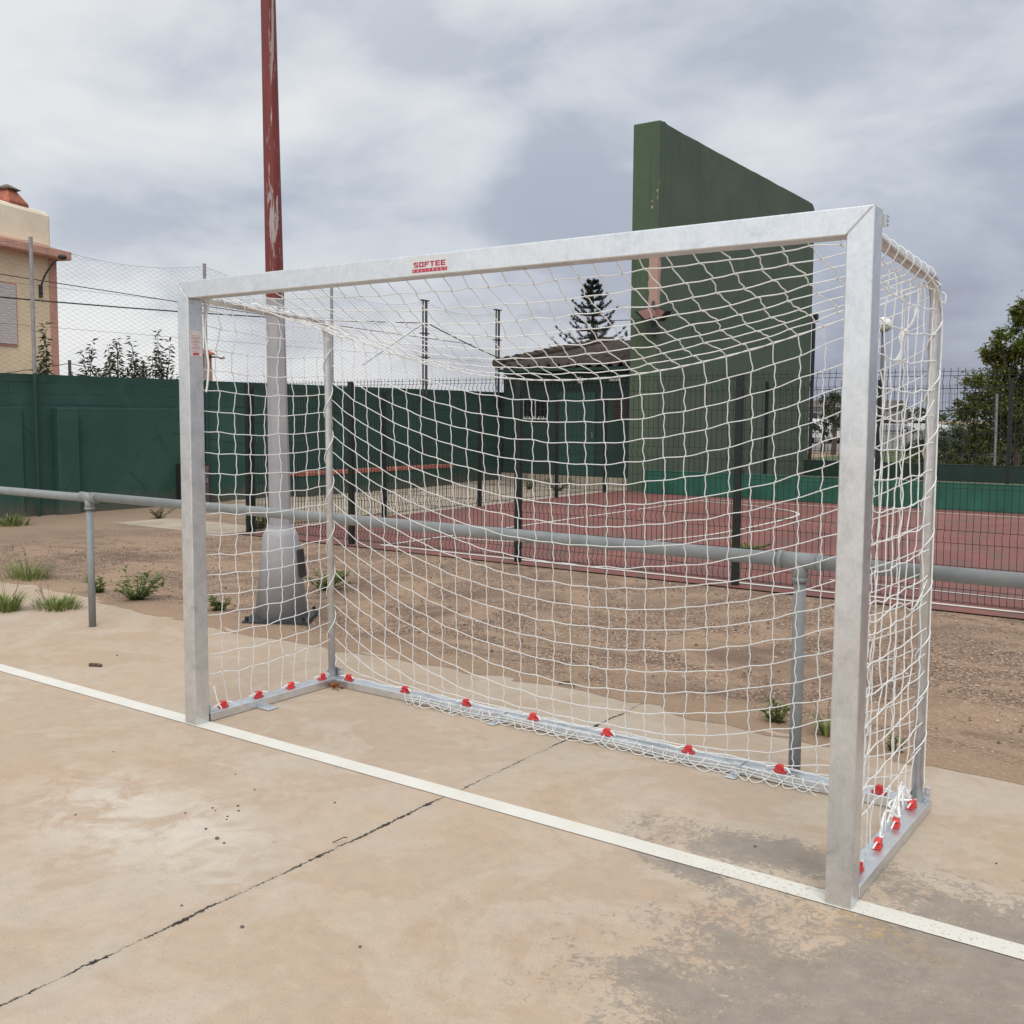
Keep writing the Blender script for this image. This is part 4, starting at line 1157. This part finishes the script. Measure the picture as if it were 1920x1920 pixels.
# shoots behind the wall
def shoot(label,loc,h,seed,n=3,spread=.35):
    r=random.Random(seed); t=thing('sapling',label,'sapling',loc,'leafy saplings behind the green wall'); b=MB(); st=MB(); P=Vector(loc)
    for k in range(n):
        a=r.uniform(0,2*PI); out=Vector((math.cos(a),math.sin(a),0)); hh=h*(1 if k==0 else r.uniform(.72,.92))
        pts=cr([P+out*.05,P+out*spread*.5+Vector((0,0,hh*.5)),P+out*spread*(.7 if k else .15)+Vector((0,0,hh))],8)
        st.tube(pts,[.014*(1-i/len(pts))+.003 for i in range(len(pts))],5)
        for i,p in enumerate(pts):
            z=p.z/h
            if z<.5: continue
            for s in range(17 if i<len(pts)-2 else 8):
                v=rv(r); v.z=v.z*.5+.15; q=p+v*r.uniform(.0,.09)*(1.25-z)+Vector((0,0,r.uniform(-.12,.12)))
                leaf(b,q,v+Vector((0,0,-.15)),Vector((0,0,1)),r.uniform(.08,.14),r.uniform(.03,.055),.3)
    st.ball(tuple(P),.10,6,.4); st.build('stem','bark',t,loc); b.build('foliage','shoot',t,loc)
SX=-11.7
for label,y,h,n,sp,sd in (('tall leafy sapling in front of the ochre house corner',6.2,2.78,5,.22,1),('leafy sapling right of the timber post, first of the row',7.08,2.55,4,.28,2),
    ('shorter bushy sapling with a leaning tip in the middle row',7.3,2.58,4,.25,3),('sapling with the highest tip in the middle row',7.5,2.66,4,.25,4),
    ('bushy sapling at the right end of the middle row',7.75,2.66,5,.3,5),('small low sapling between the middle row and the tallest one',8.0,2.36,4,.3,6),
    ('tallest thin sapling left of the far goal post',8.3,2.85,4,.2,7),('dense leafy sapling touching the far goal post',8.62,2.68,5,.35,8),('low sparse sapling by the timber post',6.85,2.40,3,.2,9)):
    shoot(label,(SX,y,0),h,sd+40,n,sp)
# conifer
def araucaria(loc,zt,label):
    r=random.Random(8); t=thing('conifer','dark tiered conifer with upturned branches standing behind the shed roof','tree',loc); P=Vector(loc)
    b=MB(); b.tube([P,P+Vector((0,0,zt*.6)),P+Vector((0,0,zt))],[.22,.12,.02],8); b.build('trunk','bark',t,loc)
    b=MB(); z=3.2
    while z<zt-.15:
        f=(zt-z)/(zt-3.2); L=.16+2.45*f**.95; nb=7 if f<.8 else 8; a0=r.uniform(0,6)
        for k in range(nb):
            a=a0+2*PI*k/nb+r.uniform(-.25,.25); out=Vector((math.cos(a),math.sin(a),0)); LL=L*r.uniform(.62,1.12)
            m=7
            pts=[]
            for i in range(m+1):
                s=i/m; pts.append(P+out*LL*s+Vector((0,0,z-.10*LL*math.sin(PI*s*.9)+.26*LL*s*s*s)))
            b.tube(pts,[.03*(1-i/(m+1))+.006 for i in range(m+1)],4)
            for i in range(1,m+1):
                s=i/m
                ns=3+int(3*s)
                for q in range(ns):
                    d=(pts[i]-pts[i-1]).normalized(); side=d.cross(Vector((0,0,1))).normalized()*r.choice((-1,1))*r.uniform(.2,1)
                    dd=(d*.8+side*.8+Vector((0,0,r.uniform(.1,.7)))).normalized(); LB=r.uniform(.12,.28)*(1.1-.3*s)*(.55+.6*f)
                    base=pts[i]+rv(r)*.03
                    for e in range(13):
                        leaf(b,base+dd*LB*e/13,dd+rv(r)*.85,Vector((0,0,1)),r.uniform(.06,.12),.024,.1)
        z+=.36 if f>.25 else .26
    for e in range(60): leaf(b,P+Vector((0,0,zt-.3+.3*e/60)),rv(r)+Vector((0,0,.6)),Vector((0,0,1)),.1,.03)
    b.build('crown','conifer',t,loc)
araucaria((-22.05,40.5,0),8.12,'')
# broadleaf trees
def clump_tree(label,loc,clumps,trunk_h,seed,leafn,ls,mat='leaf',cat='tree',name='tree',group=None,tr=.12):
    r=random.Random(seed); t=thing(name,label,cat,loc,group); P=Vector(loc); st=MB(); b=MB()
    fork=P+Vector((0,0,trunk_h))
    st.tube([P-Vector((0,0,.1)),P+Vector((.05,0,trunk_h*.5)),fork],[tr,tr*.8,tr*.65],8)
    for (cx,cy,cz,cr_) in clumps:
        c=P+Vector((cx,cy,cz)); mid=fork.lerp(c,.5)+rv(r)*.15
        st.tube(cr([fork,mid,c],4),[tr*.5*(1-i/9)+.012 for i in range(9)],5)
        n=int(leafn*cr_*cr_)
        nsub=max(5,int(9*cr_))
        subs=[c+rv(r)*cr_*r.uniform(.35,1.05) for _ in range(nsub)]
        for s in subs: st.tube([c,s],[.015,.004],4)
        for k in range(n):
            s=r.choice(subs); q=s+rv(r)*abs(r.gauss(0,.34))*cr_
            v=rv(r); v.z=v.z*.6-.1
            leaf(b,q,v,Vector((0,0,1)),ls*r.uniform(.7,1.3),ls*.55*r.uniform(.7,1.2),.25)
    st.build('trunk','bark',t,loc); b.build('crown',mat,t,loc); return t
# right-hand tree: base ~ (-0.3, 26.6)
# image plane axes at this distance: right=(.815,.58)
def TR(u,z,v=0): return (u*.815-v*.577, u*.58+v*.812, z)
cl=[]
for (u,z,v,r_) in ((-1.15,2.15,0,.42),(-.75,2.35,.2,.5),(-.95,1.75,.1,.45),(-.45,1.9,-.2,.6),(-.55,3.55,0,.32),(-.35,3.2,.1,.42),(-.2,2.85,.2,.5),(.15,3.4,0,.5),(.05,4.15,0,.34),(.3,4.0,.1,.42),(.45,3.0,-.2,.65),(.2,2.3,.2,.65),(.6,4.5,.3,.5),(.9,3.7,0,.75),(1.1,2.7,0,.8),(.8,1.9,.2,.7),(.2,1.4,0,.6),(-.35,1.25,0,.5),(.8,1.1,0,.7),(-.75,.95,.3,.42),(1.6,3.2,0,.9),(1.6,2.0,0,.9),(1.5,4.4,.3,.8),(-.8,3.1,.1,.25),(-1.3,1.75,.1,.35),(-1.0,1.3,.2,.4),(-.7,2.9,0,.3),(.1,3.7,.1,.4),(.5,2.6,-.3,.6),(-.1,2.0,.3,.55)):
    x,y,zz=TR(u,z,v); cl.append((x,y,zz,r_))
clump_tree('leafy broad tree with ragged green and yellowing crown at the right edge',(-.75,26.5,0),cl,.9,31,4200,.115)
for i,(x,y,h,lab,mt,sc) in enumerate(((-3.3,31,1.1,'low dark shrub just left of the big right-hand tree, in front of the pale houses','leaf_dark',.9),(-2.3,29.5,.95,'rounded bush left of the grey post under the right-hand tree','leaf_dark',.9),(-4.2,34,1.2,'shrub seen through the near side net beyond the courts','leaf_dark',.9),(-1.0,28.2,.7,'low bright green bush at the foot of the grey post','leaf',.7),(-2.9,27.2,.5,'low spreading bright green bush behind the dark low wall','leaf',.6))):
    clump_tree(lab,(x,y,0),[(dx*sc,dy*sc,h*f,.5*sc) for dx,dy,f in ((-.7,0,.55),(-.25,.2,.8),(.3,0,.75),(.75,.1,.5),(0,-.3,.45),(1.2,0,.4),(-1.2,.1,.35))],  .15,50+i,2600,.085,mt,'shrub','shrub','shrubs beyond the courts',.04)
M['weathered']=simple('weathered_zinc',(.21,.215,.21),.6,.2,.15,8)
gp=thing('grey_post','leaning galvanised grey post in front of the right-hand tree','post',(-.75,23.9,0))
b=MB(); b.tube([(-.78,23.9,0),(-.82,23.98,2.08)],.035,8); b.tube([(-.82,23.98,2.08),(-.82,23.98,2.09)],.04,8); b.build('shaft','weathered',gp,(-.75,23.9,0))
# globe street lamp
gl=thing('globe_lamp','park lamp with white globe on a tall grey pole seen through the near net','street lamp',(-4.62,27.8,0)); glo=(-4.62,27.8,0)
b=MB(); b.tube([(-4.62,27.8,0),(-4.62,27.8,.8),(-4.62,27.8,4.05)],[.08,.06,.045],10); b.build('pole','lamp_grey',gl,glo,smooth=True)
b=MB(); b.tube([(-4.62,27.8,4.02),(-4.62,27.8,4.12),(-4.62,27.8,4.16)],[.10,.20,.26],14); b.build('bowl','dark_metal',gl,glo)
b=MB(); b.ball((-4.62,27.8,4.19),.25,14,.9); b.build('globe','white_lamp',gl,glo,smooth=True)
# small trees far off by the car park
for i,(x,y,lab,hh) in enumerate(((-11.0,41.8,'small dark tree in the gap right of the rebound wall',1.6),(-9.6,39,'small dark tree half hidden behind the near goal post',2.5))):
    clump_tree(lab,(x,y,0),[(0,0,hh,.5),(-.45,.1,hh*.8,.45),(.4,0,hh*.85,.45),(.1,0,hh*.62,.4)],hh*.5,70+i,1500,.12,'leaf_dark','tree','tree','small trees by the car park',.12)
# parked cars
def car(label,loc,rz,paint):
    t=thing('parked_car',label,'car',loc,'cars parked beyond the courts'); t.rotation_euler=(0,0,rz)
    b=MB(); b.prism([(-2.0,.3),(2.05,.3),(2.1,.62),(1.9,.85),(1.0,.95),(-1.75,1.0),(-2.05,.8)],'y',-.85,.85); b.prism([(-1.6,.96),(.95,.94),(.35,1.42),(-1.1,1.45)],'y',-.72,.72)
    b.build('body',paint,t,bevel=.06,fixn=True)
    b=MB()
    b.prism([(-1.42,1.0),(.72,1.0),(.3,1.36),(-1.02,1.38)],'y',-.735,.735); b.build('window','glass_dark',t,fixn=True)
    for x in (-1.3,1.35):
        for y in (-.8,.8):
            b=MB(); b.tube([(x,y-.1,.3),(x,y+.1,.3)],.3,14); w=b.build('wheel','rubber',t)
            b=MB(); b.tube([(x,y-.108,.3),(x,y+.108,.3)],.17,10); b.build('rim','bolt',w)
    for y in (-.6,.6):
        b=MB(); b.box(2.03,y-.18,.62,2.1,y+.18,.75); b.build('headlight','white_lamp',t)
car('white car parked beyond the courts right of the rebound wall',(-16.7,58.5,0),-1.05,'carwhite')
car('silver car parked behind the globe lamp pole',(-24.3,101,0),.4,'carsilver')
car('white car farthest right in the car park, seen through the side net',(-22.2,107,0),.2,'carwhite')
# far houses
def far_house(label,x0,y0,x1,y1,h,roof=True):
    o=((x0+x1)/2,y0,0); t=thing('far_house',label,'house',o,'distant houses')
    b=MB(); b.box(x0,y0,-.1,x1,y1,h); b.build('wall','farwall',t,o)
    b=MB(); ym=(y0+y1)/2; b.prism([(y0-.3,h+.001),(y1+.3,h+.001),(ym,h+.9)],'x',x0-.3,x1+.3); b.build('roof','farroof',t,o,fixn=True)
    n=max(2,int((x1-x0)/3))
    for i in range(n):
        xc=x0+(i+.5)*(x1-x0)/n; b=MB(); b.box(xc-.5,y0-.05,h*.35,xc+.5,y0-.002,h*.75); w=b.build('window','glass_dark',t,o)
        b=MB(); b.box(xc-.55,y0-.09,h*.33,xc+.55,y0-.051,h*.35); b.build('sill','farwall',w,o)
far_house('long pale house with low roof far off left of the big tree',-19,128,-8,136,2.4)
far_house('pale house in the distance behind the globe lamp',-41,122,-30,130,2.8)
far_house('pale house in the distance beside the rebound wall',-58,126,-48,134,3.2)
b=MB(); q=random.Random(77)
for k in range(5200):
    a=q.uniform(-130,70); hgt=3.2+1.6*noise.noise(Vector((a*.06,3,1)))+.9*noise.noise(Vector((a*.3,7,1)))
    p=Vector((a,170+q.uniform(-4,6),hgt*q.random()**.6)); leaf(b,p,rv(q),Vector((0,0,1)),q.uniform(.5,1.2),q.uniform(.4,.8))
tag(b.build('distant_trees','leaf_dark'),'far-off dark line of trees on the horizon beyond the courts','trees',None,'stuff')
# debris on the slab
PB=[(.97,-.61,.008),(1.0,-.62,.006),(1.11,-.75,.009),(1.21,-.78,.013),(1.26,-.79,.008),(1.03,-.54,.009),(1.07,-.57,.008),(1.08,-.63,.007),(1.1,-.65,.006),(.93,-.7,.007),(.95,-.39,.007),(.75,-.32,.006),(1.3,-.3,.008),(1.77,-1.14,.010),(1.52,-1.16,.007),(2.75,.27,.009),(2.9,.75,.006),(-1.48,.62,.010),(.1,-.45,.006),(.62,-.95,.007),(2.12,-1.02,.008),(3.45,.62,.007)]
for i,(x,y,r) in enumerate(PB):
    q=random.Random(i); b=MB(); r*=.62; b.ball((0,0,0),r,8,.55)
    b.v=[tuple(Vector(v)*(1+.25*noise.noise(Vector(v)*90+Vector((i,0,0))))+Vector((x,y,r*.42))) for v in b.v]
    o=b.build('pebble','stone',None,(x,y,0)); tag(o,'tiny dark pebble lying loose on the concrete slab','pebble','loose pebbles on the slab')
b=MB(); b.tube(cr([(-1.37,.365,.010),(-1.34,.385,.011),(-1.30,.40,.009)],3),[.010]*6+[.008],6); o=b.build('stick','twig',None,(-1.35,.38,0)); tag(o,'short broken brown stick lying behind the white line at left','stick')
b=MB(); b.tube(cr([(1.56,-.57,.004),(1.575,-.555,.012),(1.585,-.54,.018),(1.60,-.54,.020)],4),.002,5); o=b.build('twig','twig',None,(1.53,-.55,0)); tag(o,'curled twig standing at the crack in the slab','twig')
b=MB(); b.tube(cr([(2.40,1.52,.006),(2.46,1.55,.012),(2.5,1.52,.008)],4),.004,5); 
b=MB(); b.tube(cr([(1.05,1.66,.01),(1.10,1.69,.02),(1.15,1.66,.012)],4),.006,5); o=b.build('twig','twig',None,(1.1,1.67,0)); tag(o,'dark bent twig on the slab edge behind the back net','twig')
dl=thing('dry_leaf','orange dry leaf caught in the rear inner corner of the goal base','leaf',(.13,.88,0))
b=MB(); q=random.Random(2)
for k in range(14): leaf(b,Vector((.115+q.uniform(-.03,.03),.875+q.uniform(-.015,.01),.008)),rv(q)+Vector((.3,0,.25)),Vector((0,0,1)),.035,.018)
b.build('leaf_blade','dryleaf',dl,(.13,.88,0)); b=MB(); b.tube([(.12,.87,.006),(.16,.85,.012),(.19,.835,.006)],.002,4); b.build('stalk','dryweed',dl,(.13,.88,0))
# loose stones on the gravel: far too many to count
b=MB(); q=random.Random(9)
for k in range(5200):
    x=q.uniform(-6.5,5.2); y=q.uniform(1.68,5.4); r=.004+.012*q.random()**4
    s=[(r,0,0),(0,r*.8,0),(-r*.9,0,0),(0,-r,0),(0,0,r*.8),(0,0,-r*.3)]; a=q.uniform(0,6); c_,s_=math.cos(a),math.sin(a)
    b.add([(x+u*c_-v*s_,y+u*s_+v*c_,-.026+w) for u,v,w in s],[(0,1,4),(1,2,4),(2,3,4),(3,0,4),(1,0,5),(2,1,5),(3,2,5),(0,3,5)])
k=NT('loose_stone'); M['loose']=k.set(k.ramp(k.rnd(),[(0,(.11,.075,.055)),(.6,(.28,.2,.145)),(1,(.5,.42,.34))]),.9,0,None,.2)
tag(b.build('loose_gravel','loose'),'loose stone chippings scattered over the brown gravel behind the slab','gravel',None,'stuff')

# ------------------------------------------------------------------ light
SE,SA=math.radians(50),math.radians(140)      # elevation, compass-like azimuth measured from +Y towards +X
sd=Vector((math.sin(SA)*math.cos(SE),math.cos(SA)*math.cos(SE),math.sin(SE)))
sl_=bpy.data.lights.new('sun','SUN'); sl_.energy=1.35; sl_.angle=math.radians(25); sl_.color=(1,.98,.95)
so_=bpy.data.objects.new('sun',sl_); col.objects.link(so_); so_.rotation_euler=(-sd).to_track_quat('-Z','Y').to_euler()
w=bpy.data.worlds.new('World'); scene.world=w; w.use_nodes=True; nt=w.node_tree; N=nt.nodes; Lk=nt.links
for n in list(N): N.remove(n)
class WT(NT):
    def __init__(s): s.t=nt; s.n=N; s.l=Lk; s.tc=N.new('ShaderNodeTexCoord')
k=WT()
out=N.new('ShaderNodeOutputWorld'); sky=N.new('ShaderNodeTexSky'); sky.sky_type='NISHITA'; sky.sun_disc=False; sky.sun_elevation=SE; sky.sun_rotation=SA; sky.dust_density=3
bg1=N.new('ShaderNodeBackground'); Lk.new(sky.outputs[0],bg1.inputs[0]); bg1.inputs[1].default_value=.10
gen=k.tc.outputs['Generated']; X,Y,Z=k.xyz(gen)
zc=k.math('MAXIMUM',Z,0.)
den=k.math('ADD',zc,.75)
cmb=N.new('ShaderNodeCombineXYZ'); Lk.new(X,cmb.inputs[0]); Lk.new(Y,cmb.inputs[1]); Lk.new(k.math('MULTIPLY',zc,2.1),cmb.inputs[2])
fb=k.noise(4.2,9,.54,co=cmb.outputs[0],dist=.25)
fb2=k.noise(2.0,3,.5,co=cmb.outputs[0],dist=.15)
puff=k.ramp(fb,[(.40,0),(.47,.35),(.53,.62),(.64,1)])
r=k.math('ADD',k.math('MULTIPLY',X,.815),k.math('MULTIPLY',Y,.58))
f=k.math('ADD',k.math('MULTIPLY',k.math('SUBTRACT',puff,.5),.46),k.math('MULTIPLY',k.math('SUBTRACT',fb2,.5),.9))
f=k.math('ADD',f,.47)
f=k.math('ADD',f,k.math('MULTIPLY',k.math('SUBTRACT',zc,.16),1.3))
rc=k.math('MINIMUM',k.math('MAXIMUM',r,-.42),.6); f=k.math('SUBTRACT',f,k.math('MULTIPLY',rc,.42))
base=k.ramp(f,[(0,(.355,.378,.47)),(.35,(.485,.525,.615)),(.68,(.655,.695,.745)),(1,(.82,.838,.848))])
# bright opening low on the left
hz=k.math('MULTIPLY',k.ramp(zc,[(.0,1),(.085,.9),(.17,0)]),k.ramp(k.math('ADD',r,.5),[(.18,1),(.75,0)]))
hz=k.math('MULTIPLY',hz,k.ramp(fb,[(.36,.4),(.52,1)]))
base=k.mix(hz,base,(.92,.92,.915))
boost=k.math('ADD',k.ramp(zc,[(.38,1),(.85,1.75)]),k.ramp(k.math('ADD',k.math('MULTIPLY',X,-.12),k.math('MULTIPLY',Y,-.99)),[(.60,0),(1,.85)]))  # brighter overhead, plus an added bright lobe behind camera for the steel to reflect
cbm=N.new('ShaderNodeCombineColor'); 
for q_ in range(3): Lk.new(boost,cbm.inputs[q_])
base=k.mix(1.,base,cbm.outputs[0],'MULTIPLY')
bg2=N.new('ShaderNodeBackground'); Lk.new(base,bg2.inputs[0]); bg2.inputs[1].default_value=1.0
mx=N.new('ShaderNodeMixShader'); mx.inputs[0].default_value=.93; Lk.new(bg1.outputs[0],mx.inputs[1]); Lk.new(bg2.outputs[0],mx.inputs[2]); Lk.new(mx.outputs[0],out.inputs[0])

scene.view_settings.view_transform='Standard'; scene.view_settings.look='None'; scene.view_settings.exposure=0; scene.view_settings.gamma=1
scene.render.engine='CYCLES'
